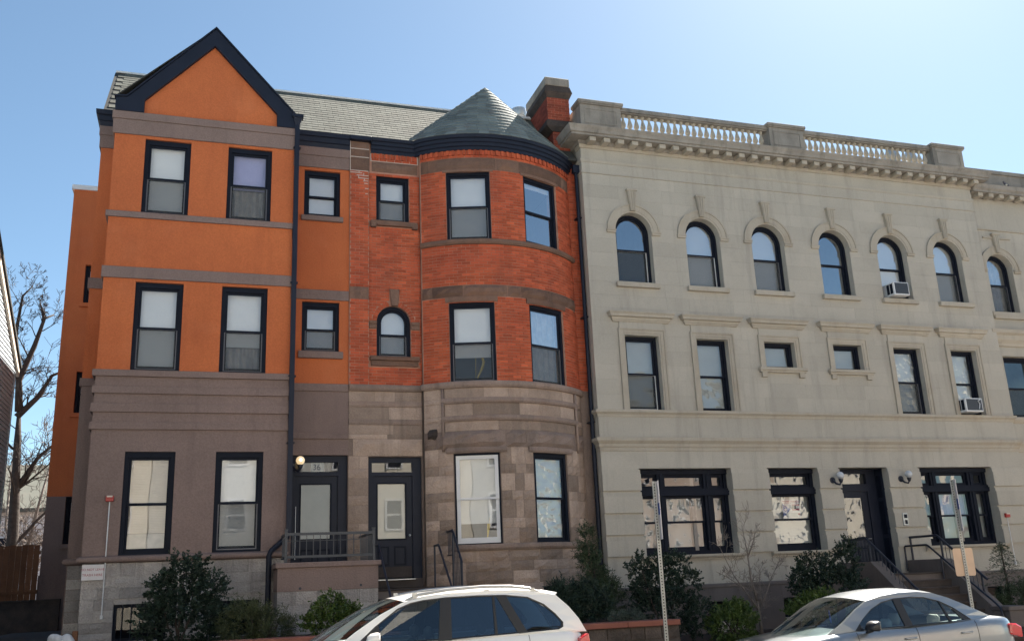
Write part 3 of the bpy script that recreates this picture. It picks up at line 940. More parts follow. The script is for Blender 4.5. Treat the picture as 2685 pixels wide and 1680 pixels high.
ZN = [(6.46, 8.59, 29), (8.59, 8.9, 4), (8.9, 9.97, 14), (9.97, 10.1, 2), (10.1, 12.0, 26)]
ZB = [(6.46, 8.59, 29), (8.9, 9.97, 14), (10.1, 12.0, 26)]
lay(arcmap, du(AL) + .03, du(AR), ZB, [(du(h[0]), du(h[1]), h[2], h[3]) for h in bow_w], 'arc')
lay(flatmap(RB), 3.68, 4.995, ZN, fl_w + [(3.69, 4.93, 10.54, 10.69), (3.69, 4.92, 6.93, 7.16), (4.19, 4.44, 8.45, 8.9), (3.69, 3.87, 7.87, 8.07), (4.72, 4.95, 7.87, 8.07)], 'flat', True)
lay(flatmap(22.165), 9.2, 9.445, [(6.46, 12.9, 87)], [], 'flat')
lay(flatmap(RB - .06), 3.2, 3.67, ZN, [(3.1, 3.7, 8.58, 8.91)], 'flat')
def camd(b):
    p = Vector(b[1]((b[2] + b[3]) / 2, (b[4] + b[5]) / 2, 0))
    return (p - EYE).length - (b[3] - b[2]) * 6
BRK.sort(key=camd)
full_me = {}
rest = MB()
for i, (kind, mapf, p, q, z0, z1) in enumerate(BRK):
    out = .007 + R_.uniform(-.003, .004)
    if i < 300:
        key = (kind, round(q - p, 3), round(z1 - z0, 3))
        if key not in full_me:
            w, h = q - p, z1 - z0
            m_ = MB().box(-w / 2, w / 2, -.007, .02, -h / 2, h / 2)
            o = m_.build('brick', M['brick'])
            full_me[key] = o.data
            bpy.data.objects.remove(o)
        o = link('brick', full_me[key])
        o.parent = BH
        o.location = Vector(mapf((p + q) / 2, (z0 + z1) / 2, out - .007)) - BH.location
        if kind == 'arc':
            o.rotation_euler = (0, 0, (p + q) / 2 / BR)
    else:
        v = [mapf(u, z, o_) for z in (z0, z1) for o_ in (out, -.02) for u in (p, q)]
        rest.hexa(v, R_.random())
rest.build('brick', M['brick'], BH, kind='stuff')
# radial bricks round the arch
n = 19
for i in range(n):
    a0, a1 = math.pi * i / n + .012, math.pi * (i + 1) / n - .012
    if abs((a0 + a1) / 2 - math.pi / 2) < .17:
        continue
    pts = [(AX + r * math.cos(a), AZ + r * math.sin(a)) for r, a in ((ARAD + .004, a0), (ARAD + .106, a0), (ARAD + .106, a1), (ARAD + .004, a1))]
    MB().prism(pts, RB - .012, RB + .02, R_.random()).build('arch_brick', M['brick'], BH)
# fresh white mortar joints near the pier top
mb = MB()
for z, a, b in ((12.38, 3.2, 3.68), (12.61, 3.2, 3.68), (12.0, 3.2, 3.66), (11.945, 3.2, 3.5), (11.875, 3.36, 3.66), (11.80, 3.4, 3.66), (11.73, 3.53, 3.66), (11.66, 3.55, 3.64), (11.52, 3.57, 3.66), (11.38, 3.58, 3.64)):
    mb.box(a, b, RB - .077, RB - .05, z - .009, z + .009)
for x, z in ((3.42, 11.97), (3.54, 11.91), (3.41, 11.84), (3.56, 11.77)):
    mb.box(x - .008, x + .008, RB - .077, RB - .05, z - .035, z + .035)
mb.box(3.192, 3.206, RB - .08, RB, 12.0, 12.9)
mb.build('new_pointing', M['whitemortar'], BH)
# pier stones and cap
for z0, z1 in ((12.01, 12.37), (12.39, 12.6), (12.62, 12.81)):
    stone(flatmap(RB - .063), 3.205, 3.69, z0, z1, proud=.015, rough=.006, joint=.004, depth=.06, nu=4, rnd=R_.random()).build('pier_stone', M['bs_upper'], BH)
MB().box(3.18, 3.72, RB - .2, RB, 12.81, 12.93).build('pier_cap', M['navy'], BH, bevel=.01)
stone(flatmap(RB - .063), 3.2, 3.67, 8.58, 8.91, proud=.02, rough=.008, rnd=.3).build('pier_block', M['bs_upper'], BH)
# lintels, sills, key, imposts on the flat part
stone(flatmap(RB), 3.75, 4.95, 12.04, 12.33, proud=.05, rough=.006, nu=8, rnd=.5).build('lintel', M['bs_upper'], BH)
MB().box(3.72, 4.92, RB - .1, RB + .05, 10.56, 10.69).box(3.72, 3.86, RB - .12, RB, 10.50, 10.60).box(4.78, 4.92, RB - .12, RB, 10.50, 10.60).build('sill', M['bs_upper'], BH, bevel=.012)
MB().box(3.7, 4.92, RB - .12, RB + .05, 7.06, 7.16).box(3.73, 4.89, RB - .07, RB, 6.93, 7.06).build('sill', M['bs_upper'], BH, bevel=.012)
MB().prism([(4.235, 8.46), (4.40, 8.46), (4.44, 8.89), (4.19, 8.89)], RB - .07, RB).build('keystone', M['bs_upper'], BH, bevel=.012)
for a, b in ((3.68, 3.87), (4.72, 4.94)):
    MB().box(a, b, RB - .05, RB, 7.87, 7.98).box(a, b, RB - .075, RB, 7.98, 8.06).build('impost', M['bs_upper'], BH, bevel=.01)
# dentil course under the cornice
MB().wall(3.72, 4.97, 12.33, 12.56, RB - .012, RB + .01).build('frieze', M['whitemortar'], BH)
k = 0
x = 3.74
while x < 4.9:
    MB().box(x, x + .062, RB - (.05 if k % 2 else .022), RB, 12.41, 12.54, R_.random()).build('dentil_brick', M['brick'], BH)
    x += .071; k += 1
a = AL + .8
while a < 47:
    u = du(a)
    pr_ = .05 if k % 2 else .022
    MB().hexa([arcmap(uu, z, o) for z in (12.41, 12.54) for o in (pr_, -.02) for uu in (u, u + .062)], R_.random()).build('dentil_brick', M['brick'], BH)
    a += math.degrees(.071 / BR); k += 1
for i in range(24):
    u = du(AL) + .02 + i * .2
    MB().hexa([arcmap(uu, z, o) for z in (12.345, 12.405) for o in (.01, -.02) for uu in (u, u + .19)], R_.random()).build('frieze_brick', M['brick'], BH)
for i in range(6):
    MB().box(3.75 + i * .2, 3.94 + i * .2, RB - .02, RB, 12.345, 12.405, R_.random()).build('frieze_brick', M['brick'], BH)
# bow lintel stones, belts and sills
def arcstones(name, a0, a1, z0, z1, cuts, mat='bs_trim', **kw):
    c = [a0] + list(cuts) + [a1]
    for i in range(len(c) - 1):
        stone(arcmap, du(c[i]), du(c[i + 1]), z0, z1, nu=max(3, (c[i + 1] - c[i]) / 3), rnd=R_.random(), **kw).build(name, M[mat], BH)
arcstones('lintel_stone', AL + .5, 48, 12.0, 12.34, (-35.4, -2.2, 9.8, 40), proud=.035, rough=.008, mat='bs_upper')
arcstones('belt_stone', AL + .3, 48, 8.6, 8.9, (-35, -20, 1.2, 8, 24, 40), proud=.06, rough=.02, mat='bs_upper')
def arcband(name, prof, a0, a1, mat='bs_trim'):
    return MB().sweep(prof, arcpath(a0, a1, max(4, int((a1 - a0) / 3)))).build(name, M[mat], BH, merge=True, smooth=True, auto=.5)
rp = lambda z0, z1, p: [(-.02, z0), (p * .6, z0), (p, z0 + (z1 - z0) * .35), (p, z1 - (z1 - z0) * .2), (p * .8, z1), (-.02, z1)]
for a0, a1 in ((-28.5, -4), (10.5, 35.8)):
    arcband('lintel_moulding', rp(8.46, 8.6, .045), a0, a1, 'bs_upper')
    arcband('lintel_moulding', rp(11.95, 12.02, .03), a0, a1, 'bs_upper')
arcband('sill_band', rp(9.97, 10.1, .085), AL + .2, 48.5, 'bs_upper')
arcband('coping_band', rp(6.31, 6.46, .09), AL - .2, 48.5)
MB().sweep(rp(6.31, 6.46, .09), [(3.2, RB), (4.97, RB)]).build('coping_band', M['bs_trim'], BH)
for z0, z1 in ((5.93, 6.06), (5.5, 5.63)):
    arcband('stone_roll', rp(z0, z1, .07), AL + 9, 41)
    MB().sweep(rp(z0, z1, .035), [(3.2, RB), (4.97, RB)]).build('stone_roll', M['bs_trim'], BH)
# ground floor stonework
up_rows = [(6.06, 6.31), (5.63, 5.93), (5.27, 5.5)]
def arows(rows, a0, a1, lens, holes=(), mat='brownstone', name='brownstone_block', **kw):
    return blocks(BH, name, M[mat], arcmap, rows, du(a0), du(a1), lens, [(du(h[0]), du(h[1]), h[2], h[3]) for h in holes], **kw)
arows(up_rows, AL + .3, -31.5, (.3, .5), proud=.012, rough=.007)
arows(up_rows, -30, 39.5, (.5, .75), proud=.006, rough=.002, joint=.005)
arows(up_rows, 41, 48, (.3, .4), proud=.02, rough=.007)
blocks(BH, 'brownstone_block', M['brownstone'], flatmap(RB), up_rows + [(5.16, 5.27)], 3.2, 4.97, (.45, .9), proud=.008, rough=.004, joint=.005)
arows([(5.93, 6.06), (5.5, 5.63)], AL + .3, AL + 9, (.4, .5), proud=.02, rough=.006)
arows([(5.93, 6.06), (5.5, 5.63)], 41, 48, (.4, .5), proud=.02, rough=.006)
for a in (-30.8, 40.2):
    mb = MB().tube([arcmap(du(a), z, .03) for z in (4.8, 5.4, 6.3)], .035, 8)
    mb.build('roll_shaft', M['bs_trim'], BH, smooth=True)
for c0, c1 in ((AL + .4, -34.3), (-34.3, -2.6), (-2.6, 7.4), (7.4, 39), (39, 48)):
    stone(arcmap, du(c0), du(c1), 4.86, 5.27, proud=.085 if c1 - c0 > 9 else .05, rough=.028, nu=max(3, (c1 - c0) / 3), nz=4, rnd=R_.random()).build('lintel_stone', M['bs_trim'], BH)
for a0, a1 in ((-29.5, -2.5), (8, 34)):
    arcband('lintel_roll', rp(4.735, 4.87, .07), a0, a1)
stone(flatmap(RB), 3.3, 4.97, 4.76, 5.16, proud=.03, rough=.02, nu=8, rnd=.7).build('lintel_stone', M['brownstone'], BH)
stone(arcmap, du(-38.5), du(-33.6), 5.08, 5.36, proud=.13, rough=.01, joint=0, rnd=.2).build('boss_stone', M['sootstone'], BH)
jr = [(2.63, 2.98), (2.98, 3.21), (3.21, 3.62), (3.62, 3.84), (3.84, 4.24), (4.24, 4.46), (4.46, 4.86)]
blocks(BH, 'jamb_stone', M['brownstone'], flatmap(RB), [(1.95, 2.3), (2.3, 2.63)] + jr[:-1] + [(4.46, 4.76)], 3.2, 3.665, (.22, .46), proud=.02, rough=.012)
arows([(1.95, 2.3), (2.3, 2.63)], AL + .4, -28, (.3, .5), proud=.025, rough=.015)
arows(jr, AL + .4, -26.6, (.28, .5), proud=.025, rough=.015)
arows(jr, -5.4, 10.4, (.2, .42), proud=.025, rough=.017)
arows(jr, 31.2, 48, (.25, .5), proud=.025, rough=.015)
arcband('sill_band', rp(2.49, 2.63, .09), -28, 41)
arows([(2.24, 2.49), (2.02, 2.24), (1.74, 2.02), (1.5, 1.74), (1.2, 1.5), (.93, 1.2)], AL + .4, 48, (.45, .85), bow_g, proud=.03, rough=.02)
# cornice
crn = [(0, 12.55), (.045, 12.55), (.05, 12.63), (.085, 12.65), (.09, 12.73), (.125, 12.75), (.13, 12.83), (.17, 12.85), (.18, 12.935), (0, 12.935)]
MB().sweep(crn, [(3.73, RB), (4.90, RB)] + arcpath(AL + 2, 49.5, 40)).build('cornice', M['navy'], BH, merge=True, smooth=True, auto=.4)
# main roof slope and conical roof
slope_prism(3.19, 9.42, MB()).build('roof', M['under'], BH)
MB().box(3.19, 9.42, RY - .03, RY + .22, RZ, RZ + .05).build('ridge_cap', M['white_metal'], BH)
MB().box(3.19, 9.42, 26.5, 30, 14.7, 14.82).build('flat_roof', M['under'], BH)
APX = Vector((6.95, 22.2, 14.98))
def cone(a, s_, o=0.0):
    b = Vector((CX + (BR + .17) * math.sin(rad(a)), CY - (BR + .17) * math.cos(rad(a)), 12.935))
    p = b.lerp(APX, s_)
    if o:
        t1 = Vector((math.cos(rad(a)), math.sin(rad(a)), 0))
        nrm = t1.cross(APX - b).normalized()
        p = p + nrm * o
    return p
mb = MB()
A0, A1 = -47, 57
for i in range(48):
    a, b = A0 + (A1 - A0) * i / 48, A0 + (A1 - A0) * (i + 1) / 48
    mb.face([cone(a, 0), cone(b, 0), APX])
mb.build('cone_roof', M['under'], BH)
nr = 16
cs = []
for r in range(nr):
    s0, s1 = r / nr, min(.999, (r + 1.25) / nr)
    wid = (A1 - A0) / 180 * math.pi * (BR + .17) * (1 - s0) * .82
    m_ = max(3, int(wid / .23))
    for i in range(m_ + 1):
        a = A0 + (A1 - A0) * (i - (.5 if r % 2 else 0)) / m_
        b = a + (A1 - A0) / m_
        a, b = max(a, A0), min(b, A1)
        if b - a < .5: continue
        g = (b - a) * .012
        m2 = (a + b) / 2
        v = []
        for s_, o_ in ((s0, .024), (s1, .006)):
            v.append([cone(a + g, s_, o_ + R_.uniform(-.003, .003)), cone(m2, s_, o_), cone(b - g, s_, o_)])
        lo, hi = v
        lo_in = [cone(a + g, s0, 0), cone(m2, s0, 0), cone(b - g, s0, 0)]
        mesh = MB()
        rr = R_.random()
        mesh.idx(lo + hi + lo_in, [(0, 1, 4, 3), (1, 2, 5, 4), (6, 7, 1, 0), (7, 8, 2, 1), (6, 0, 3), (2, 8, 5)], rr)
        cs.append((r, mesh))
rest = MB()
for i, (r, mesh) in enumerate(cs):
    if i < 180:
        mesh.build('shingle', M['cone_shingle'], BH)
    else:
        rest.idx(mesh.v, mesh.f, mesh.r[0])
if rest.v: rest.build('shingle', M['cone_shingle'], BH, kind='stuff')
def brick_roof(x, s_):
    z = EV[1] + math.sin(SL) * s_
    y = EV[0] + math.cos(SL) * s_
    f = (z - 12.935) / (APX.z - 12.935)
    cx, cy, r = CX + (APX.x - CX) * f, CY + (APX.y - CY) * f, (BR + .17) * (1 - f)
    return (x - cx) ** 2 + (y - cy) ** 2 > (r - .3) ** 2 and x < 8.9
shingles(BH, 3.15, 9.2, brick_roof, limit=120)
# chimney
ch = MB().box(8.90, 9.41, 22.2, 23.7, 12.9, 13.9).box(8.76, 9.42, 22.16, 23.7, 14.18, 14.95).build('chimney', M['mortar'], BH)
def cbricks(x0, x1, y0, y1, z0, z1):
    mb = MB()
    n = round((z1 - z0) / .073)
    for i in range(n):
        za, zb = z0 + (z1 - z0) * i / n + .004, z0 + (z1 - z0) * (i + 1) / n - .004
        for (lo, hi, side) in ((x0, x1, 0), (y0, y1, 1)):
            u = lo - .1075 * (i % 2)
            while u < hi:
                a, b = max(u + .004, lo), min(u + .211, hi)
                if b - a > .03:
                    if side == 0: mb.box(a, b, y0 - .008, y0 + .02, za, zb, R_.random())
                    else: mb.box(x0 - .008, x0 + .02, a, b, za, zb, R_.random())
                u += .215
    mb.build('brick', M['dark_brick'], ch, kind='stuff')
cbricks(8.90, 9.41, 22.2, 23.7, 12.95, 13.88)
cbricks(8.76, 9.42, 22.16, 23.7, 14.2, 14.92)
mb = MB()
mb.hexa([(8.86, 22.16, 13.86), (9.43, 22.16, 13.86), (8.86, 23.72, 13.86), (9.43, 23.72, 13.86), (8.68, 22.08, 13.98), (9.45, 22.08, 13.98), (8.68, 23.75, 13.98), (9.45, 23.75, 13.98)])
mb.box(8.67, 9.455, 22.07, 23.75, 13.98, 14.13)
mb.hexa([(8.67, 22.07, 14.13), (9.455, 22.07, 14.13), (8.67, 23.75, 14.13), (9.455, 23.75, 14.13), (8.75, 22.14, 14.21), (9.43, 22.14, 14.21), (8.75, 23.72, 14.21), (9.43, 23.72, 14.21)])
mb.build('chimney_belt', M['sootstone'], ch)
mb = MB()
mb.hexa([(8.75, 22.15, 14.9), (9.43, 22.15, 14.9), (8.75, 23.72, 14.9), (9.43, 23.72, 14.9), (8.66, 22.06, 15.06), (9.5, 22.06, 15.06), (8.66, 23.78, 15.06), (9.5, 23.78, 15.06)])
mb.hexa([(8.66, 22.06, 15.06), (9.5, 22.06, 15.06), (8.66, 23.78, 15.06), (9.5, 23.78, 15.06), (8.72, 22.12, 15.27), (9.45, 22.12, 15.27), (8.72, 23.74, 15.27), (9.45, 23.74, 15.27)])
mb.build('chimney_corbel', M['sootstone'], ch)
MB().box(8.7, 9.44, 22.09, 23.78, 15.27, 15.52).build('chimney_cap', M['lime_dirty'], ch, bevel=.02)
MB().box(8.1, 8.8, 23.5, 23.62, 14.9, 14.97).build('flashing', M['white_metal'], BH)
# windows
def bwin(a0, a1, z0, z1, **k):
    p, q = Vector(arcmap(du(a0), z0, 0)), Vector(arcmap(du(a1), z0, 0))
    d = (q - p)
    inn = Vector((-d.y, d.x, 0)).normalized()
    kw = dict(top=.06, fwid=.075, sash=.052)
    kw.update(k)
    return window(BH, d.length, z1 - z0, p + inn * .05, rz=math.atan2(d.y, d.x), **kw)
bwin(*bow_w[0], blind=('shade', 1), screen=True)
bwin(*bow_w[1], blind=('shade', .08), glassm='glass_sky')
w3 = bwin(*bow_w[2], blind=('shade', .68), screen=True, glassm='glass_soft')
bwin(*bow_w[3], blind=('curtain', 1), glassm='glass_sky', glass2='glass', screen=True, blindm='curtain')
w5 = bwin(*bow_g[0], blind=('shade', .78), smat='white_paint', fwid=.05, sash=.085, top=.05, glassm='glass_soft', upper_y=-.01, lower_y=.02, blindm='shade_grey', label='window with white sashes')
bwin(*bow_g[1], blind=('shade', 1), glassm='glass_film2')
sub('yellow_cord', MB().tube([(.86 - .12 * math.sin(t * 1.57), .14, 1.98 - t * .75) for t in [i / 10 for i in range(11)]], .012, 6), M['yellow'], w5)
sub('yellow_cord', MB().tube([(.84 - .1 * t, .14, .95 - t * .8) for t in [i / 6 for i in range(7)]], [.014 + .03 * math.sin(math.pi * i / 6) for i in range(7)], 6), M['yellow'], w5)
sub('yellow_cord', MB().tube([(.66, .2, 1.02), (.78, .2, .7), (.82, .2, .55), (.78, .2, .4), (.62, .2, .06)], [.012, .035, .04, .035, .014], 6), M['yellow'], w3)
sub('yellow_cord', MB().tube([(.64, .2, 1.0), (.61, .2, .1)], .008, 6), M['yellow'], w3)
window(BH, .85, 1.27, (3.87, RB + .08, 10.69), blind=('shade', 1), screen=True, split=.5, fwid=.085, top=.07)
window(BH, .85, 1.31, (3.87, RB + .08, 7.16), arch=True, blind=('shade', 1), screen=True, split=.45, fwid=.085, top=.05)
o = arcwall(12.8, 36.8, 1.2, 1.64, [(14.5, 35, 1.25, 1.58)], thick=.2, o=-.12).build('basement_window', M['frame'], BH)
MB().sweep([(-.17, 1.25), (-.165, 1.25), (-.165, 1.58), (-.17, 1.58)], arcpath(14.5, 35, 5)).build('pane', M['glass_dim'], o)
door_set(BH, 3.67, 4.95, 1.94, 4.74, RB, (3.77, 4.74, 4.30), (3.91, 4.57, 2.85, 4.12), (4.39, 4.62), 'cream_film', [(3.91, 4.18, 2.25, 2.68), (4.30, 4.58, 2.25, 2.68)], None, kick=2.22, lockx=4.66)
# downspout on the right end
mb = MB().box(9.30, 9.5, 21.86, 22.0, 12.52, 12.74)
mb.tube([(9.40, 21.95, 12.55), (9.41, 21.95, 12.3), (9.41, 21.95, .95)], .052, 8)
for z in (11.2, 8.4, 5.6):
    mb.box(9.34, 9.48, 21.9, 22.15, z, z + .03)
mb.build('downspout', M['navy'], BH)
# ------------------------------------------------------------------ pale limestone building
LB = thing('limestone_building', 'pale limestone building with six arched top windows and a balustraded parapet', 'building', (16, 21.7, .3))
YL = 21.7
XL, XR = 9.48, 22.9
aw = [(c - .54, c + .54, 9.36, 11.39) for c in (10.89, 13.02, 15.13, 17.38, 19.445, 21.515)]
sw = [(10.38, 11.37, 5.9, 7.9), (12.5, 13.46, 5.9, 7.88), (14.6, 15.58, 7.14, 7.88), (16.86, 17.83, 7.14, 7.89), (18.93, 19.9, 5.9, 7.87), (21.0, 21.94, 5.9, 7.87)]
gwn = [(10.5, 13.15, 2.24, 4.40), (14.25, 15.82, 2.24, 4.40), (16.5, 18.1, 1.56, 4.40), (19.16, 21.76, 2.24, 4.40)]
bs = [(12.16, 13.15, .6, 1.08), (14.28, 15.2, .6, 1.09), (20.86, 21.5, .6, 1.09)]
allh = aw + sw + gwn + bs
MB().wall(XL, XR, .2, 13.7, YL + .006, YL + .34, allh).build('wall', M['lime'], LB)
MB().box(XL, XL + .3, YL + .34, 34, .2, 13.9).build('side_wall', M['lime_dirty'], LB)
mb = MB().box(XL + .3, XR, 33.7, 34, .2, 13.9).box(XR - .3, XR, YL + .34, 33.7, .2, 13.9).box(XL + .3, XR - .3, 26.2, 26.3, .2, 13.6)
for x in (12.1, 14.05, 16.3, 18.5, 20.6):
    mb.box(x, x + .1, YL + .34, 26.2, .2, 13.6)
mb.build('inner_wall', M['interior'], LB)
mb = MB()
for z in (1.5, 5.3, 9.0, 12.6):
    mb.box(XL + .3, XR - .3, YL + .35, 26.2, z - .2, z)
mb.build('floor_slab', M['floor_in'], LB)
MB().box(XL, XR, YL + .3, 34, 13.6, 13.75).build('flat_roof', M['under'], LB)
MB().box(XL, XR, YL + .05, 34, 0, .2).build('basement_floor', M['floor_in'], LB)
# ashlar
def ash(rows, lens, holes, u0=XL, u1=XR, **k):
    return blocks(LB, 'ashlar_block', M['lime'], flatmap(YL), rows, u0, u1, lens, holes, proud=.0, rough=0, joint=.0025, depth=.03, nu=1, nz=1, **k)
def split(a, b, n):
    return [(a + (b - a) * i / n, a + (b - a) * (i + 1) / n) for i in range(n)]
ash(split(5.9, 7.9, 5) + split(7.9, 9.36, 4) + split(9.36, 11.39, 5) + split(11.39, 12.49, 3), (.85, 1.25), aw + sw)
ash([(5.19, 5.75), (4.40, 4.86)], (1.2, 1.9), ())
ash([(12.49, 12.85), (12.85, 13.3)], (1.6, 2.4), ())
ash([(1.5, 2.24)], (1.0, 1.6), gwn)
for z0, z1 in ((3.84, 4.40), (3.29, 3.84), (2.76, 3.29), (2.24, 2.76)):
    for a, b in ((9.46, 10.512), (13.138, 14.262), (15.808, 16.512), (18.088, 19.172), (21.748, 22.92)):
        z2 = z1 - .036
        zs_ = z1 - .14
        MB().hexa([(a, YL - .06, z0 + .004), (b, YL - .06, z0 + .004), (a, YL + .2, z0 + .004), (b, YL + .2, z0 + .004),
                   (a, YL - .06, zs_), (b, YL - .06, zs_), (a, YL + .2, zs_), (b, YL + .2, zs_)], R_.random()).hexa(
                  [(a, YL - .035, zs_), (b, YL - .035, zs_), (a, YL + .2, zs_), (b, YL + .2, zs_), (a, YL - .035, z2), (b, YL - .035, z2), (a, YL + .2, z2), (b, YL + .2, z2)], R_.random()).build('rusticated_block', M['lime'], LB)
run = [(XL, YL + .3), (XL, YL), (XR, YL), (XR, YL + .3)]
def belt(name, prof, path=run, mat='lime_trim', parent=LB, **k):
    return MB().sweep(prof, path).build(name, M[mat], parent, **k)
belt('belt_course', [(0, 5.72), (.02, 5.72), (.03, 5.78), (.07, 5.82), (.09, 5.83), (.09, 5.9), (0, 5.905)])
belt('belt_course', [(0, 4.84), (.02, 4.84), (.02, 4.92), (.045, 4.96), (.05, 5.02), (.10, 5.08), (.115, 5.10), (.115, 5.18), (0, 5.2)])
belt('frieze_moulding', [(0, 12.45), (.03, 12.46), (.03, 12.5), (0, 12.51)], mat='lime')
belt('frieze_moulding', [(0, 12.78), (.015, 12.78), (.035, 12.83), (.04, 12.87), (0, 12.875)], mat='lime')
belt('frieze_moulding', [(0, 13.2), (.03, 13.2), (.05, 13.27), (.05, 13.3), (0, 13.31)])
belt('base_plinth', [(0, .2), (.05, .2), (.05, 1.4), (0, 1.4)], path=[(XL, YL + .3), (XL, YL), (12.15, YL)], mat='base_stone')
for a, b in ((13.16, 14.27), (15.21, 16.1), (18.4, 20.85), (21.51, 22.9)):
    MB().box(a, b, YL - .05, YL + .005, .2, 1.4).build('base_plinth', M['base_stone'], LB)
for a, b in ((12.15, 13.16), (14.27, 15.21), (20.85, 21.51)):
    MB().box(a, b, YL - .05, YL + .005, 1.085, 1.4).build('base_plinth', M['base_stone'], LB)
for a, b in ((XL - .05, 16.2), (18.4, XR)):
    MB().sweep([(0, 1.4), (.055, 1.4), (.07, 1.43), (.07, 1.49), (.04, 1.51), (0, 1.51)], [(a, YL), (b, YL)]).build('plinth_moulding', M['base_stone'], LB)
# main cornice with modillions
prof = [(-.1, 13.3), (.08, 13.3), (.10, 13.36), (.10, 13.39), (.40, 13.40), (.40, 13.46), (.44, 13.47), (.46, 13.55), (.50, 13.62), (.51, 13.655), (.0, 13.70), (-.1, 13.70)]
belt('cornice', prof, path=[(XL, YL + 1.2), (XL, YL), (XR, YL), (XR, YL + .5)], mat='lime_dirty')
x = 9.62
while x < 22.75:
    MB().box(x, x + .19, YL - .36, YL - .05, 13.27, 13.395, R_.random()).build('modillion', M['lime_trim'], LB, bevel=.01)
    x += .4235
# parapet: pedestals, plinth, rail, balusters
def pedestal(a, b, z1=14.68):
    o = MB().box(a, b, YL - .02, YL + .42, 13.69, z1 - .13).build('pedestal', M['lime_dirty'], LB)
    MB().box(a - .05, b + .05, YL - .07, YL + .47, z1 - .13, z1 - .09).box(a - .07, b + .07, YL - .09, YL + .49, z1 - .09, z1).build('pedestal_cap', M['lime_dirty'], o, bevel=.01)
    MB().ring(loop(a + .12, b - .12, 13.98, z1 - .24), loop(a + .15, b - .15, 14.01, z1 - .27), YL - .034, YL - .02).build('pedestal_panel', M['lime_dirty'], o)
pedestal(9.54, 10.78)
pedestal(15.64, 16.83)
pedestal(21.66, 22.84)
MB().box(9.52, 9.86, YL + .42, 26, 13.69, 14.55).build('side_parapet', M['lime_dirty'], LB)
balm = MB().lathe([(.062, 13.95), (.062, 13.985), (.038, 14.0), (.030, 14.03), (.045, 14.06), (.075, 14.11), (.078, 14.16), (.060, 14.23), (.036, 14.32), (.030, 14.36), (.034, 14.375), (.055, 14.41), (.062, 14.43), (.062, 14.46)], 0, 0, 10)
bo = balm.build('baluster', M['lime_trim'], smooth=True, auto=.7)
bme = bo.data
bpy.data.objects.remove(bo)
for a, b, n in ((10.84, 15.58, 23), (16.89, 21.60, 23)):
    MB().box(a - .05, b + .05, YL + .06, YL + .34, 13.69, 13.95).build('balustrade_plinth', M['lime_dirty'], LB)
    MB().box(a - .05, b + .05, YL + .08, YL + .32, 14.46, 14.50).box(a - .05, b + .05, YL + .04, YL + .36, 14.50, 14.62).build('balustrade_rail', M['lime_dirty'], LB)
    for i in range(n):
        o = link('baluster', bme)
        o.parent = LB
        o.location = Vector((a + (b - a) * (i + .5) / n, YL + .2, 0)) - LB.location
# arched windows with archivolts
def arch_set(c, parent, Y=YL, dz=0.0, key=True, left=True):
    zs, r, ro = 10.85 + dz, .54, .775
    sp = [(c - .54, 11.39 + dz), (c - .54, zs)] + [(c - r * math.cos(math.pi * i / 20), zs + r * math.sin(math.pi * i / 20)) for i in range(1, 20)] + [(c + .54, zs), (c + .54, 11.39 + dz)]
    MB().prism(sp, Y - .004, Y + .3).build('arch_spandrel', M['lime'], parent)
    mb = MB()
    for r0, r1, p in ((.54, .60, .022), (.60, .74, .034), (.74, .785, .055)):
        n = 20
        for i in range(n):
            a0, a1 = math.pi * i / n, math.pi * (i + 1) / n
            q = [(c + rr * math.cos(a), zs + rr * math.sin(a)) for rr, a in ((r0, a0), (r1, a0), (r1, a1), (r0, a1))]
            mb.prism(q, Y - p, Y)
    mb.build('archivolt', M['lime_trim'], parent)
    for s_ in (-1, 1):
        a, b = sorted((c + s_ * .545, c + s_ * .80))
        MB().box(a, b, Y - .05, Y, zs - .09, zs - .03).box(a - .01, b + .01, Y - .07, Y, zs - .03, zs).build('impost', M['lime_trim'], parent)
    mb = MB()
    w0, w1, za, zb = .07, .135, 11.42 + dz, 12.06 + dz
    mb.prism([(c - w0, za), (c + w0, za), (c + w1, zb), (c - w1, zb)], Y - .10, Y)
    for t in (-.6, 0, .6):
        mb.prism([(c + w0 * t - .014, za + .02), (c + w0 * t + .014, za + .02), (c + w1 * t + .022, zb - .07), (c + w1 * t - .022, zb - .07)], Y - .118, Y - .1)
    mb.box(c - w1 - .02, c + w1 + .02, Y - .12, Y, zb - .05, zb)
    mb.build('keystone', M['lime_trim'], parent)
    MB().box(c - .64, c + .64, Y - .11, Y + .25, 9.22 + dz, 9.36 + dz).build('sill', M['lime_trim'], parent, bevel=.012)
for i, c in enumerate((10.89, 13.02, 15.13, 17.38, 19.445, 21.515)):
    arch_set(c, LB)
    window(LB, 1.08, 2.03, (c - .54, YL + .2, 9.36), arch=True, blind=None if i in (0, 3) else ('shade', 1 if i != 4 else .9), screen=i in (0, 1, 2, 5), glassm='glass_sky', glass2='glass_sky' if i == 3 else 'glass', fwid=.075, sash=.055, top=.05, split=.5, white_edge=i in (0, 1))
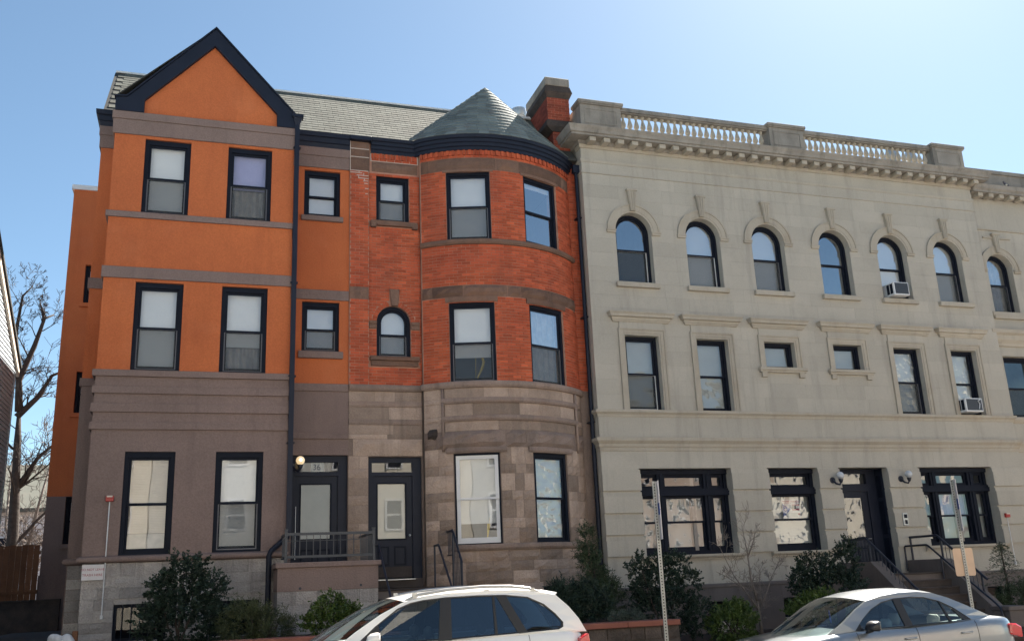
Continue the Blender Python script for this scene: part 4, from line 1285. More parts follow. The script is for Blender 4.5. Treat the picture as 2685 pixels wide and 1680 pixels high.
# second floor windows with hoods and architraves
for i, (a, b, z0, z1) in enumerate(sw):
    low = z0 if i in (2, 3) else 5.905
    mb = MB()
    for o0, o1, p in ((0, .05, .02), (.05, .14, .035), (.14, .18, .055)):
        mb.ring([(a - o1, low), (b + o1, low), (b + o1, z1 + o1), (a - o1, z1 + o1)], [(a - o0, low), (b + o0, low), (b + o0, z1 + o0), (a - o0, z1 + o0)], YL - p, YL + .002)
    mb.build('architrave', M['lime_trim'], LB)
    MB().box(a - .14, b + .14, YL - .03, YL, z1 + .185, 8.26).build('frieze_panel', M['lime'], LB)
    c = (a + b) / 2
    hw = (b - a) / 2 + .27
    MB().sweep([(0, 8.25), (.05, 8.25), (.07, 8.29), (.09, 8.31), (.10, 8.36), (.16, 8.38), (.17, 8.44), (.20, 8.48), (.20, 8.505), (0, 8.53)], [(c - hw, YL + .02), (c - hw + .001, YL), (c + hw - .001, YL), (c + hw, YL + .02)]).build('window_hood', M['lime_trim'], LB)
    if i in (2, 3):
        MB().box(a - .27, b + .27, YL - .13, YL, 7.06, 7.135).box(a - .24, b + .24, YL - .09, YL, 7.0, 7.06).box(a - .19, a - .03, YL - .08, YL, 6.87, 7.0).box(b + .03, b + .19, YL - .08, YL, 6.87, 7.0).build('sill', M['lime_trim'], LB)
        w, h = b - a, z1 - z0
        o = MB().ring(loop(0, w, 0, h), loop(.085, w - .085, .05, h - .09), 0, .12).build('window', M['frame'], LB, local=True)
        o.location = Vector((a, YL + .16, z0)) - LB.location
        sub('sash', MB().ring(loop(.085, w - .085, .05, h - .09), loop(.12, w - .12, .09, h - .125), .05, .09), M['frame'], o)
        sub('pane', pane(loop(.12, w - .12, .09, h - .125), .07), M['glass_film'], o)
        sub('blind', blind_mesh(.085, w - .085, .05, h - .09, .16, 'shade'), M['shade_grey'], o)
    else:
        window(LB, b - a, z1 - z0, (a, YL + .16, z0), blind=('shade', 1.0), glassm='glass_film' if i in (0, 1) else 'glass_film2', glass2='glass_film' if i in (0, 1) else None, screen=i in (0, 4), fwid=.075, sash=.055, white_edge=i == 0, blindm='shade_grey' if i in (0, 1) else 'shade')
# ground floor windows
def big_window(x0, x1, z0, z1, muls, poster=False):
    y = YL + .26
    fm = M['frame']
    o = MB().ring(loop(0, x1 - x0, 0, z1 - z0), loop(.1, x1 - x0 - .1, .1, z1 - z0 - .12), 0, .18).build('window', fm, LB, local=True)
    o.location = Vector((x0, y, z0)) - LB.location
    w, h = x1 - x0, z1 - z0
    tb0, tb1 = 1.50, 1.64
    for a, b in muls:
        sub('mullion', MB().box(a, b, -.03, .17, .1, h - .12).box((a + b) / 2 - .03, (a + b) / 2 + .03, -.055, -.03, .1, h - .12), fm, o)
    sub('transom_bar', MB().box(-.03, w + .03, -.09, .15, tb0 - .02, tb1 - .04).box(-.01, w + .01, -.06, .15, tb1 - .04, tb1 + .02), fm, o)
    sub('head_moulding', MB().box(-.02, w + .02, -.06, .02, h - .13, h - .02), fm, o)
    xs = [.1] + [v for m_ in muls for v in m_] + [w - .1]
    for i in range(0, len(xs), 2):
        a, b = xs[i], xs[i + 1]
        st = .055 if b - a > .6 else .07
        lp = loop(a + st, b - st, tb1 + .1, h - .12 - .09)
        sub('top_light', MB().ring(loop(a, b, tb1, h - .12), lp, .05, .1), fm, o)
        sub('pane', pane(lp, .075), M['glass_film'], o)
        zm = .1 + (tb0 - .1) * .51
        lp1 = loop(a + st, b - st, zm + .03, tb0 - .085)
        sub('upper_sash', MB().ring(loop(a, b, zm - .02, tb0), lp1, .05, .09), fm, o)
        sub('pane', pane(lp1, .07), M['glass_film'], o)
        lp2 = loop(a + st, b - st, .20, zm - .02)
        sub('lower_sash', MB().ring(loop(a, b, .1, zm + .02), lp2, .09, .13), fm, o)
        sub('pane', pane(lp2, .11), M['glass_film'], o)
        sub('blind', blind_mesh(a, b, .1, tb0, .24, 'shade'), M['shade_grey'] if not poster else M['teal_film'], o)
    return o
bw1 = big_window(10.5, 13.15, 2.24, 4.4, [(.60, .80), (1.94, 2.16)])
bw2 = big_window(14.25, 15.82, 2.24, 4.4, [])
bw3 = big_window(19.16, 21.76, 2.24, 4.4, [(.58, .78), (1.90, 2.12)])
sub('curtain', blind_mesh(.85, 1.85, .85, 1.5, .2, 'curtain'), M['lavender'], bw3)
for a, b in ((10.4, 13.27), (14.1, 15.93), (19.0, 21.85)):
    MB().sweep([(-.2, 2.1), (.05, 2.1), (.06, 2.14), (.10, 2.16), (.12, 2.19), (.12, 2.235), (-.2, 2.245)], [(a, YL), (b, YL)]).build('sill', M['lime_trim'], LB)
for a, b, z0, z1 in bs:
    o = MB().ring(loop(a, b, z0, z1), loop(a + .06, b - .06, z0 + .05, z1 - .05), YL + .1, YL + .2).build('basement_window', M['frame'], LB)
    pane(loop(a + .06, b - .06, z0 + .05, z1 - .05), YL + .16).build('pane', M['glass_dim'], o)
# entrance
yd = YL + .5
o = MB().wall(16.5, 18.12, 1.56, 4.4, yd, yd + .12, [(16.72, 17.75, 1.5, 3.80), (16.72, 17.75, 4.0, 4.28)]).build('door_frame', M['navy'], LB)
MB().box(16.5, 16.56, YL + .2, yd, 1.56, 4.4).build('jamb_panel', M['navy'], o)
MB().box(18.06, 18.12, YL + .2, yd, 1.56, 4.4).build('jamb_panel', M['navy'], o)
for z0, z1 in ((1.9, 2.5), (2.6, 3.5), (3.6, 4.2)):
    mb = MB()
    mb.box(18.045, 18.06, YL + .26, yd - .05, z0, z1)
    mb.build('jamb_moulding', M['frame'], o)
pane(loop(16.72, 17.75, 4.0, 4.28), yd + .05).build('transom_pane', M['glass_film'], o)
d = MB().wall(16.72, 17.75, 1.60, 3.80, yd + .04, yd + .09, [(16.92, 17.55, 2.48, 3.62)]).build('door', M['navy'], LB)
pane(loop(16.92, 17.55, 2.48, 3.62), yd + .06).build('pane', M['glass_film'], d)
MB().ring(loop(16.92, 17.22, 1.8, 2.3), loop(16.95, 17.19, 1.83, 2.27), yd + .025, yd + .042).ring(loop(17.26, 17.55, 1.8, 2.3), loop(17.29, 17.52, 1.83, 2.27), yd + .025, yd + .042).build('door_panel', M['frame'], d)
MB().tube([(17.66, yd + .04, 2.5), (17.66, yd - .01, 2.5), (17.56, yd - .01, 2.5)], .012, 6).build('door_handle', M['galv'], d)

# ------------------------------------------------------------------ neighbouring limestone building at the right
NB = thing('limestone_building', 'set back limestone neighbour with a solid parapet, cut off by the right edge', 'building', (25, 22, .3))
YN = 21.95
nh = [(23.27, 24.28, 9.23, 11.17), (23.22, 24.5, 5.9, 7.82)]
MB().wall(XR + .01, 27.5, .1, 13.45, YN, YN + .3, nh).build('wall', M['lime'], NB)
MB().box(XR + .01, 27.5, 31, 31.3, .1, 13.4).box(27.2, 27.5, YN + .3, 31, .1, 13.4).box(XR + .01, 27.2, 25, 25.1, .1, 13.4).build('inner_wall', M['interior'], NB)
mb = MB()
for z in (5.3, 9.0, 12.6): mb.box(XR + .01, 27.2, YN + .31, 25, z - .2, z)
mb.build('floor_slab', M['floor_in'], NB)
blocks(NB, 'ashlar_block', M['lime'], flatmap(YN - .006), split(5.9, 7.82, 5) + split(7.82, 9.23, 3) + split(9.23, 11.17, 5) + split(11.17, 12.4, 3), XR + .02, 27.5, (.9, 1.3), nh, proud=.0, rough=0, joint=.0025, depth=.03, nu=1, nz=1)
for z0, z1 in ((3.84, 4.40), (3.29, 3.84), (2.76, 3.29), (2.24, 2.76), (1.5, 2.24)):
    MB().box(XR + .02, 27.5, YN - .03, YN + .02, z0 + .004, z1 - .028, R_.random()).build('rusticated_block', M['lime'], NB)
nr_ = [(XR + .02, YN), (27.5, YN)]
for nm, pf in (('belt_course', [(0, 5.72), (.03, 5.74), (.09, 5.82), (.09, 5.9), (0, 5.905)]), ('belt_course', [(0, 4.84), (.02, 4.86), (.05, 5.0), (.11, 5.09), (.11, 5.18), (0, 5.2)]),
               ('frieze_moulding', [(0, 11.95), (.05, 11.96), (.05, 12.0), (0, 12.01)])):
    belt(nm, pf, path=nr_, parent=NB)
belt('cornice', [(-.1, 13.05), (.08, 13.05), (.10, 13.11), (.36, 13.13), (.36, 13.19), (.42, 13.25), (.44, 13.38), (0, 13.43), (-.1, 13.43)], path=nr_, mat='lime_dirty', parent=NB)
x = XR + .25
while x < 27.3:
    MB().box(x, x + .19, YN - .32, YN - .05, 13.0, 13.125, R_.random()).build('modillion', M['lime_trim'], NB, bevel=.01)
    x += .4235
MB().box(XR + .02, 27.5, YN, YN + .35, 13.42, 13.98).box(XR + .02, 27.5, YN - .05, YN + .4, 13.98, 14.1).build('parapet', M['lime_dirty'], NB)
MB().box(XR, 27.5, YN + .3, 31, 13.3, 13.42).build('flat_roof', M['under'], NB)
MB().box(23.3, 24.4, YN - .05, YN, 11.68, 11.73).build('panel_moulding', M['lime_trim'], NB)
arch_set(23.775, NB, Y=YN, dz=-.22)
window(NB, 1.01, 1.94, (23.27, YN + .2, 9.23), arch=True, blind=('curtain', 1), screen=True, glassm='glass_sky', glass2='glass', fwid=.075, sash=.055)
window(NB, 1.28, 1.92, (23.22, YN + .2, 5.9), blind=None, glassm='glass_film', screen=True, fwid=.09, sash=.06)
MB().sweep([(0, 8.1), (.06, 8.12), (.08, 8.2), (.16, 8.3), (.18, 8.44), (.26, 8.5), (.28, 8.6), (0, 8.66)], [(23.02, YN + .1), (23.02, YN), (27.5, YN)]).build('window_hood', M['lime_trim'], NB)
MB().box(23.1, 27.4, YN - .09, YN, 9.08, 9.22).build('sill', M['lime_trim'], NB)
# ------------------------------------------------------------------ stoops, steps, railings
ST = thing('stoop', 'brown stucco stoop with a flat coping and grey block base before the orange house door', 'stoop', (2.5, 20.0, .9))
MB().box(1.5, 3.54, 20.0, 20.2, 1.77, 2.225).box(1.5, 1.7, 20.2, 21.06, 1.77, 2.225).build('stoop_wall', M['brown'], ST)
MB().box(1.45, 3.6, 19.95, 20.25, 2.225, 2.33).box(1.45, 1.75, 20.25, 21.05, 2.225, 2.33).build('coping', M['brown'], ST, bevel=.012)
MB().box(1.73, 3.54, 20.2, 21.99, 1.7, 1.93).build('landing', M['stepstone'], ST)
MB().box(1.52, 3.52, 20.03, 21.04, .8, 1.765).box(1.75, 3.52, 21.04, 21.98, .8, 1.765).build('base_core', M['foundation'], ST)
for z0, z1 in ((1.5, 1.765), (1.22, 1.5), (.93, 1.22)):
    blocks(ST, 'base_block', M['foundation'], flatmap(20.01), [(z0, z1)], 1.5, 3.54, (.4, .7), proud=.008, rough=.006, joint=.007, nz=2)
MB().tube([(1.95, 19.995, 1.82), (1.95, 20.01, 1.82)], .028, 8).tube([(3.18, 19.995, 1.84), (3.18, 20.01, 1.84)], .028, 8).build('weep_hole', M['black'], ST)
RL = thing('railing', 'grey metal railing of thin bars standing on the brown stoop coping', 'railing', (2.5, 20.1, 2.33))
for x in (1.66, 3.46):
    MB().box(x - .028, x + .028, 20.07, 20.126, 2.33, 2.98).box(x - .035, x + .035, 20.063, 20.133, 2.98, 3.0).build('post', M['grayiron'], RL)
MB().box(1.68, 3.44, 20.075, 20.12, 2.87, 2.925).build('top_rail', M['grayiron'], RL)
MB().box(1.68, 3.44, 20.08, 20.115, 2.42, 2.47).build('bottom_rail', M['grayiron'], RL)
MB().box(1.68, 3.44, 20.09, 20.105, 2.755, 2.77).build('middle_rail', M['grayiron'], RL)
for i in range(12):
    x = 1.80 + i * .138
    MB().box(x - .008, x + .008, 20.09, 20.106, 2.47, 2.87).build('bar', M['grayiron'], RL)
for x in (1.66, 3.46):
    y1 = 21.06 if x < 2 else 21.95
    zb = 2.42 if x < 2 else 2.05
    MB().box(x - .02, x + .02, 20.13, y1, 2.87, 2.92).box(x - .02, x + .02, 20.13, y1, zb, zb + .04).build('side_rail', M['grayiron'], RL)
    n = int((y1 - 20.2) / .14)
    mb = MB()
    for i in range(n):
        mb.box(x - .008, x + .008, 20.24 + i * .14, 20.256 + i * .14, zb + .04, 2.87)
    mb.build('side_bars', M['grayiron'], RL)

def steps(name, label, x0, x1, ytop, ztop, n, rise, going, yback, mat='stepstone'):
    o = thing(name, label, 'steps', ((x0 + x1) / 2, ytop, .15))
    MB().box(x0, x1, ytop, yback, -.2, ztop - .04).build('landing_base', M['base_stone'], o)
    MB().box(x0 - .02, x1 + .02, ytop - .04, yback, ztop - .04, ztop).build('landing', M[mat], o, bevel=.01)
    for i in range(1, n):
        z = ztop - i * rise
        y = ytop - i * going
        MB().box(x0, x1, y, y + going + .02, z - rise - .02, z - .045).box(x0 - .0, x1, y - .03, y + going, z - .045, z).build('step', M[mat], o, bevel=.008)
    return o
S2 = steps('front_steps', 'dark stone steps climbing to the brick house door', 3.62, 5.2, 20.6, 1.73, 8, .196, .25, 21.95)
MB().box(3.70, 4.92, 21.86, 21.99, 1.735, 1.935).build('door_sill', M['stepstone'], S2, bevel=.01)
MB().box(3.80, 4.72, 21.80, 21.86, 1.915, 1.94).build('threshold_strip', M['galv'], S2)
MB().prismx([(21.4, .2), (21.4, 1.55), (20.6, 1.55), (18.7, .30), (18.7, .0)], 5.2, 5.42).build('cheek_wall', M['stepstone'], S2)
def rail(name, label, mat, runs, r=.024, cat='handrail', parent=None):
    o = parent or thing(name, label, cat, runs[0][0])
    return o
def handrail(label, pts, posts, r=.024, bars=(), lower=None, mat='black', group=None):
    o = thing('handrail', label, 'handrail', (pts[0][0], pts[0][1], 1.0), group)
    MB().tube(pts, r, 8).build('rail', M[mat], o, smooth=True, auto=.9)
    for (x, y, z0, z1) in posts:
        MB().tube([(x, y, z0), (x, y, z1)], r * .9, 8).build('post', M[mat], o, smooth=True, auto=.9)
    if lower:
        MB().tube(lower, r * .6, 6).build('lower_rail', M[mat], o)
    for (x, y, z0, z1) in bars:
        MB().tube([(x, y, z0), (x, y, z1)], .009, 5).build('bar', M[mat], o)
    return o
handrail('dark handrail dropping beside the brown stoop along the brick house steps', [(3.62, 20.95, 2.65), (3.62, 20.42, 2.64), (3.62, 20.36, 2.60), (3.62, 19.0, 1.54), (3.62, 18.6, 1.2), (3.62, 18.55, 1.1)], [(3.62, 20.95, 1.73, 2.65), (3.62, 18.6, .16, 1.2)])
handrail('single dark handrail on a post right of the brick house door', [(5.08, 21.4, 2.63), (5.08, 21.02, 2.64), (5.08, 20.96, 2.6), (5.08, 19.0, .98), (5.08, 18.9, .85)], [(5.08, 21.4, 1.73, 2.63), (5.08, 19.0, .16, .98)])
def barz(y, zt, ya, za, yb, zb):
    return za + (zb - za) * (y - ya) / (yb - ya)
gb = [(5.42, y, 2.42, 2.92) for y in [21.95 - i * .12 for i in range(8)]]
gb += [(5.42, y, 1.62 - (20.6 - y) * .66 if y < 20.6 else 1.56, 2.93 + (y - 21.0) * .95) for y in [20.9 - i * .12 for i in range(6)]]
handrail('black barred guard rail with a sloping end beside the bow front', [(5.42, 22.0, 2.94), (5.42, 21.05, 2.94), (5.42, 21.0, 2.92), (5.42, 20.3, 2.23)], [(5.42, 20.3, 1.5, 2.23), (5.42, 21.05, 1.5, 2.98)], bars=gb, lower=[(5.42, 22.0, 2.41), (5.42, 21.05, 2.41)], r=.026)

S3 = steps('front_steps', 'brown stone steps climbing to the limestone building entrance', 16.45, 18.3, 20.4, 1.56, 8, .18, .235, 21.7)
MB().prismx([(21.69, .1), (21.69, 1.88), (20.4, 1.88), (18.85, .62), (18.85, .0)], 16.1, 16.45).build('cheek_wall', M['base_stone'], S3, bevel=.01)
MB().prismx([(21.69, .1), (21.69, 1.88), (20.4, 1.88), (18.95, .72), (18.95, .0)], 18.3, 18.65).build('cheek_wall', M['base_stone'], S3, bevel=.01)
for x0, x1 in ((16.02, 16.5), (18.3, 18.8)):
    MB().box(x0, x1, 18.45, 18.95, -.1, .62).box(x0 - .04, x1 + .04, 18.41, 18.99, .62, .72).build('newel_block', M['base_stone'], S3, bevel=.012)
def slope_bars(x, y0, y1, ztop, zbot, step=.13):
    out = []
    y = y0
    while y > y1:
        out.append((x, y, zbot(y), ztop(y)))
        y -= step
    return out
bot = lambda y: 1.90 if y > 20.4 else 1.90 - (20.4 - y) * .8
topL = lambda y: 2.45 if y > 20.7 else 2.45 - (20.7 - y) * .783
handrail('dark blue railing of bars left of the limestone entrance steps', [(16.3, 21.68, 2.45), (16.3, 20.72, 2.46), (16.3, 20.66, 2.42), (16.3, 18.95, 1.08), (16.3, 18.7, .88)], [(16.3, 21.6, 1.88, 2.45), (16.3, 20.62, 1.8, 2.40), (16.3, 18.8, .7, .96)],
         bars=slope_bars(16.3, 21.5, 19.0, topL, bot), lower=[(16.3, 21.6, 2.22), (16.3, 20.62, 2.22)], r=.032)
topR = lambda y: 2.48 if y > 20.6 else 2.48 - (20.6 - y) * .783
handrail('dark blue railing of bars right of the limestone entrance steps', [(18.47, 21.68, 2.48), (18.47, 20.62, 2.48), (18.47, 20.56, 2.44), (18.47, 19.14, 1.34)], [(18.47, 21.62, 1.88, 2.48), (18.47, 20.5, 1.8, 2.4), (18.47, 19.3, .95, 1.46)],
         bars=slope_bars(18.47, 20.5, 19.3, topR, bot), lower=[(18.47, 20.5, 1.9), (18.47, 19.3, 1.0)], r=.032)
handrail('second lower handrail inside the right side of the limestone steps', [(18.22, 21.6, 1.6), (18.22, 21.6, 2.22), (18.22, 21.56, 2.25), (18.22, 20.76, 2.25), (18.22, 20.7, 2.22), (18.22, 18.72, .78), (18.22, 18.62, .68), (18.22, 18.58, .5), (18.22, 18.58, .1)], [(18.22, 20.3, 1.3, 1.92)], r=.026)

# ------------------------------------------------------------------ retaining wall
def retain(x0, x1, zt0, zt1, label, endr=False):
    o = thing('retaining_wall', label, 'wall', ((x0 + x1) / 2, 17.0, .15))
    MB().hexa([(x0, 17.03, -.3), (x1, 17.03, -.3), (x0, 17.3, -.3), (x1, 17.3, -.3), (x0, 17.03, zt0 - .1), (x1, 17.03, zt1 - .1), (x0, 17.3, zt0 - .1), (x1, 17.3, zt1 - .1)]).build('wall_core', M['rubble'], o)
    n = round((x1 - x0) / 1.3)
    for i in range(n):
        a, b = x0 + (x1 - x0) * i / n + .002, x0 + (x1 - x0) * (i + 1) / n - .002
        za, zb = zt0 + (zt1 - zt0) * i / n, zt0 + (zt1 - zt0) * (i + 1) / n
        MB().hexa([(a - .0, 16.93, za - .1), (b, 16.93, zb - .1), (a, 17.36, za - .1), (b, 17.36, zb - .1), (a, 16.93, za), (b, 16.93, zb), (a, 17.36, za), (b, 17.36, zb)]).build('coping_stone', M['cap'], o, bevel=.012)
    zt = (zt0 + zt1) / 2 - .1
    for z0, z1 in ((.12, .4), (.4, .62), (.62, zt - .01)):
        blocks(o, 'rubble_stone', M['rubble'], flatmap(17.0), [(z0, z1)], x0, x1, (.35, .6), proud=.02, rough=.018, joint=.02, nz=2, nu=3)
    return o
retain(-9, 3.4, 1.06, 1.02, 'long rubble retaining wall with a pink coping along the yard of the orange house')
retain(5.5, 8.83, .965, .95, 'short rubble retaining wall with a pink coping ending beside the sign post')
# ------------------------------------------------------------------ signs, alarms, lamps
o = tag(MB().box(-2.235, -1.83, B - .075, B - .065, 2.15, 2.45).build('wall_sign', M['paper'], bevel=.004), 'white sign with red capitals on the grey block base of the orange house', 'sign')
text_mesh('lettering', 'DO NOT LEAVE', .062, M['redink'], o, (-2.033, B - .078, 2.355), (math.pi / 2, 0, 0))
text_mesh('lettering', 'TRASH HERE', .066, M['redink'], o, (-2.035, B - .078, 2.25), (math.pi / 2, 0, 0))
def alarm(x, y, z, label, end):
    o = thing('fire_alarm', label, 'alarm', (x, y, z), 'red fire alarms on the walls')
    MB().box(x - .075, x + .075, y - .09, y - .005, z, z + .115).build('horn_box', M['red'], o, bevel=.008)
    MB().box(x - .055, x + .055, y - .10, y - .09, z + .085, z + .115).build('strobe_lens', M['cream'], o)
    MB().tube([(x + .0, y - .03, z), (end[0], y - .03, end[1])], .012, 6).build('conduit', M['white_metal'], o)
    MB().box(end[0] - .025, end[0] + .025, y - .05, y - .005, end[1] - .06, end[1] + .02).build('conduit_end', M['white_metal'], o, bevel=.004)
alarm(-1.815, B, 3.70, 'red fire alarm over a long white conduit on the brown stucco wall', (-1.815, 1.45))
alarm(21.96, YL - .04, 2.95, 'red fire alarm beside the right ground floor window of the limestone building', (21.98, 1.7))
def wall_lamp(x, y, z, label, lit, arm_dx):
    o = thing('wall_lamp', label, 'lamp', (x, y, z))
    MB().tube([(x, y, z), (x, y - .03, z)], .085 if not lit else .06, 16).build('back_plate', M['black'], o)
    MB().tube([(x, y - .03, z), (x + arm_dx * .35, y - .10, z - .10), (x + arm_dx * .8, y - .17, z - .13), (x + arm_dx, y - .2, z - .06)], .026, 8).build('arm', M['black'], o, smooth=True)
    gx, gy = x + arm_dx, y - .2
    MB().lathe([(.025, z - .09), (.05, z - .05), (.062, z - .0), (.062, z + .015)], gx, gy, 12).build('fitter', M['black'], o, smooth=True, auto=.6)
    g = MB().sphere((gx, gy, z + .11), .1, 20, 12).build('globe', M['globe_lit' if lit else 'globe'], o, smooth=True)
    if lit:
        MB().sphere((gx, gy - .10, z + .115), .026, 10, 7).build('bulb', M['bulb'], g, smooth=True)
wall_lamp(1.93, RC, 4.52, 'lit round globe lamp beside the orange house door', True, .15)
wall_lamp(16.22, YL - .045, 4.05, 'unlit milky globe lamp left of the limestone entrance', False, .13)
wall_lamp(18.47, YL - .045, 4.07, 'unlit milky globe lamp right of the limestone entrance', False, .13)
o = thing('intercom', 'pale entry intercom panel beside the limestone entrance', 'intercom', (18.41, YL, 2.8))
MB().box(18.33, 18.49, YL - .10, YL - .045, 2.8, 3.14).build('housing', M['galv'], o, bevel=.008)
MB().box(18.36, 18.46, YL - .108, YL - .099, 3.0, 3.1).build('screen', M['frame'], o)
MB().box(18.37, 18.45, YL - .108, YL - .099, 2.84, 2.95).build('keypad', M['frame'], o)
def air_con(x0, x1, y, z0, z1, label):
    o = thing('air_conditioner', label, 'air conditioner', ((x0 + x1) / 2, y, z0), 'window air conditioners')
    MB().box(x0, x1, y, y + .55, z0, z1).build('case', M['white_metal'], o, bevel=.012)
    MB().box(x0 + .035, x1 - .035, y - .004, y + .01, z0 + .04, z1 - .03).build('rear_grille', M['grayiron'], o)
    for k in range(2):
        MB().box(x0 - .004, x0 + .01, y + .06 + k * .14, y + .17 + k * .14, z0 + .06, z1 - .04).build('side_vent', M['frame'], o)
    mb = MB()
    for k in range(9):
        z = z0 + .06 + k * (z1 - z0 - .1) / 8
        mb.box(x0 + .04, x1 - .04, y - .008, y - .004, z, z + .006)
    mb.build('louvres', M['grayiron'], o)
    return o
air_con(19.06, 19.60, YL - .30, 9.40, 9.80, 'white air conditioner in an arched top floor window')
ac = air_con(21.0, 21.62, YL - .26, 5.97, 6.37, 'white air conditioner with a taped back in a second floor window')
MB().tube([(21.45, YL - .275, 6.05), (21.5, YL - .275, 6.2), (21.44, YL - .275, 6.28), (21.54, YL - .275, 6.33)], .013, 5).build('tape', M['white_metal'], ac)
# poster behind the middle ground floor window
px, py, pz = 14.86, YL + .41, 3.08
o = thing('poster', 'flag poster in red, white and blue behind the middle ground floor window', 'poster', (px, py, pz))
MB().box(px, px + .56, py, py + .004, pz, pz + .52).build('sheet', M['paper'], o)
for i in range(2):
    MB().box(px + .02, px + .54, py - .003, py, pz + .42 + i * .04, pz + .44 + i * .04).build('red_print', M['redink'], o)
M['blue'] = plain('blue_ink', (.04, .09, .34), .6)
MB().prism([(px + .01, pz + .05), (px + .26, pz + .25), (px + .01, pz + .41)], py - .003, py).build('blue_print', M['blue'], o)
star = [(px + .09 + (.045 if i % 2 == 0 else .018) * math.sin(i * math.pi / 5), pz + .25 + (.045 if i % 2 == 0 else .018) * math.cos(i * math.pi / 5)) for i in range(10)]
MB().prism(star, py - .006, py - .003).build('star_print', M['paper'], o)
for z in (.10, .22, .34):
    MB().box(px + .30, px + .54, py - .003, py, pz + z, pz + z + .05).build('red_print', M['redink'], o)
MB().box(px + .12, px + .46, py - .009, py - .006, pz + .04, pz + .16).build('photo_print', M['shade_grey'], o)
MB().box(px + .30, px + .42, py - .009, py - .006, pz + .26, pz + .36).build('green_print', M['grey_leaf'], o)

def post_mat():
    t = NT('perforated_post')
    g = t.n('NewGeometry')
    s_ = t.n('SeparateXYZ')
    t.l(g.outputs['Position'], s_.inputs[0])
    f = t.math('FRACT', t.math('MULTIPLY', s_.outputs[2], 1 / .05))
    hole = t.math('LESS_THAN', t.math('ABSOLUTE', t.math('SUBTRACT', f, .5)), .26)
    c = t.mix(hole, (.56, .55, .50), (.05, .05, .045))
    return t.fin(t.bsdf(c, .5, .2))
M['holes'] = post_mat()
M['post'] = plain('post_paint', (.58, .57, .52), .5, metal=.15, grime=.3)
def sign_post(x, y, z1, label, tan=False):
    o = thing('sign_post', label, 'sign post', (x, y, zr(x) + .14))
    zb = zr(x) + .1
    MB().box(x - .032, x - .02, y - .012, y + .012, zb, z1).box(x + .02, x + .032, y - .012, y + .012, zb, z1).box(x - .02, x + .02, y, y + .012, zb, z1).build('channel', M['post'], o)
    MB().box(x - .009, x + .009, y - .004, y + .001, zb, z1 - .02).build('hole_strip', M['holes'], o)
    sg = MB().box(-.005, .005, -.15, .15, 0, .5).box(-.005, .005, -.15, .15, .51, 1.0).build('sign_plate', M['paper'], o, local=True)
    sg.location = (.05, -.02, z1 - 1.0 - zr(x) - .14)
    sg.rotation_euler = (0, 0, rad(-19 if not tan else -36))
    b = MB().box(-.0065, .0065, -.13, .13, .42, .62).build('blue_panel', M['blue'], sg, local=True)
    if tan:
        n = 5
        w, h, r = .24, .26, .045
        pts = []
        for cx_, cz_, a0 in ((w - r, h - r, 0), (-w + r, h - r, 90), (-w + r, -h + r, 180), (w - r, -h + r, 270)):
            pts += [(x + cx_ + r * math.cos(rad(a0 + 90 * i / n)), 1.78 + cz_ + r * math.sin(rad(a0 + 90 * i / n))) for i in range(n + 1)]
        MB().prism(pts, y + .014, y + .02).build('sign_back', M['tan'], o)
    return o
M['tan'] = plain('sign_back_tan', (.62, .44, .31), .45, metal=.1)
sign_post(7.58, 15.1, 3.38, 'pale perforated sign post with an edge on parking sign before the limestone corner')
sign_post(14.1, 15.1, 3.36, 'perforated sign post with the tan back of a square sign, right of the entrance', True)
# white bag, short post, cellar hatch of the alley
mb = MB()
for i in range(9):
    mb.sphere((-2.42 + R_.uniform(-.16, .16), 20.1 + R_.uniform(-.1, .1), .98 + R_.uniform(0, .12)), R_.uniform(.09, .13), 10, 7)
tag(mb.build('rubbish_bag', M['white_paint'], smooth=True), 'white rubbish bag at the foot of the orange house corner', 'bag')
tag(MB().box(-2.24, -2.14, 20.3, 20.4, .86, 1.22).build('short_post', M['wood'], bevel=.01), 'short wooden post beside the white rubbish bag', 'post')

# ------------------------------------------------------------------ left neighbour, fence, low wall, house behind
NX = -4.6
LH = thing('clapboard_house', 'grey clapboard house with a cream rake board at the left edge', 'house', (-6.5, 22, .9))
rz0, ry0, rz1, ry1 = 7.45, 25.55, 10.6, 19.6
def rk(y): return rz0 + (rz1 - rz0) * (ry0 - y) / (ry0 - ry1)
MB().prismx([(25.5, .8), (25.5, rk(25.5)), (19.6, rk(19.6)), (13.7, rk(25.5)), (13.7, .8)], -10, NX - .03).build('wall', M['siding'], LH)
z = .9
i = 0
while z < rk(19.7):
    yb = 25.5 if z + .1 < rk(25.5) else ry0 - (z + .1 - rz0) * (ry0 - ry1) / (rz1 - rz0)
    ya = 39.2 - yb
    if yb - ya < .3: break
    MB().prismx([(ya, z), (yb, z), (yb, z + .105), (ya, z + .105)], NX - .03, NX - .015).hexa(
        [(NX - .02, ya, z), (NX + .012, ya, z), (NX - .02, yb, z), (NX + .012, yb, z), (NX - .02, ya, z + .103), (NX - .008, ya, z + .103), (NX - .02, yb, z + .103), (NX - .008, yb, z + .103)], R_.random()).build('siding_board', M['siding'], LH)
    z += .105
MB().prismx([(25.75, rk(25.75) - .10), (25.75, rk(25.75) + .12), (19.6, rk(19.6) + .12), (19.6, rk(19.6) - .10)], NX - .02, NX + .06).build('rake_board', M['cream'], LH, bevel=.01)
MB().prismx([(25.75, rk(25.75) + .12), (25.78, rk(25.78) + .20), (19.6, rk(19.6) + .20), (13.4, rk(25.78) + .20), (13.4, rk(25.78) + .12), (19.6, rk(19.6) + .12)], -10.2, NX + .10).build('roof', M['under'], LH)
MB().box(NX - .04, NX + .02, 25.44, 25.53, .8, rk(25.5) - .1).build('corner_board', M['siding'], LH)
FN = thing('board_fence', 'brown vertical board fence closing the alley left of the orange house', 'fence', (-5.0, 28.5, 1.8))
x = -7.0
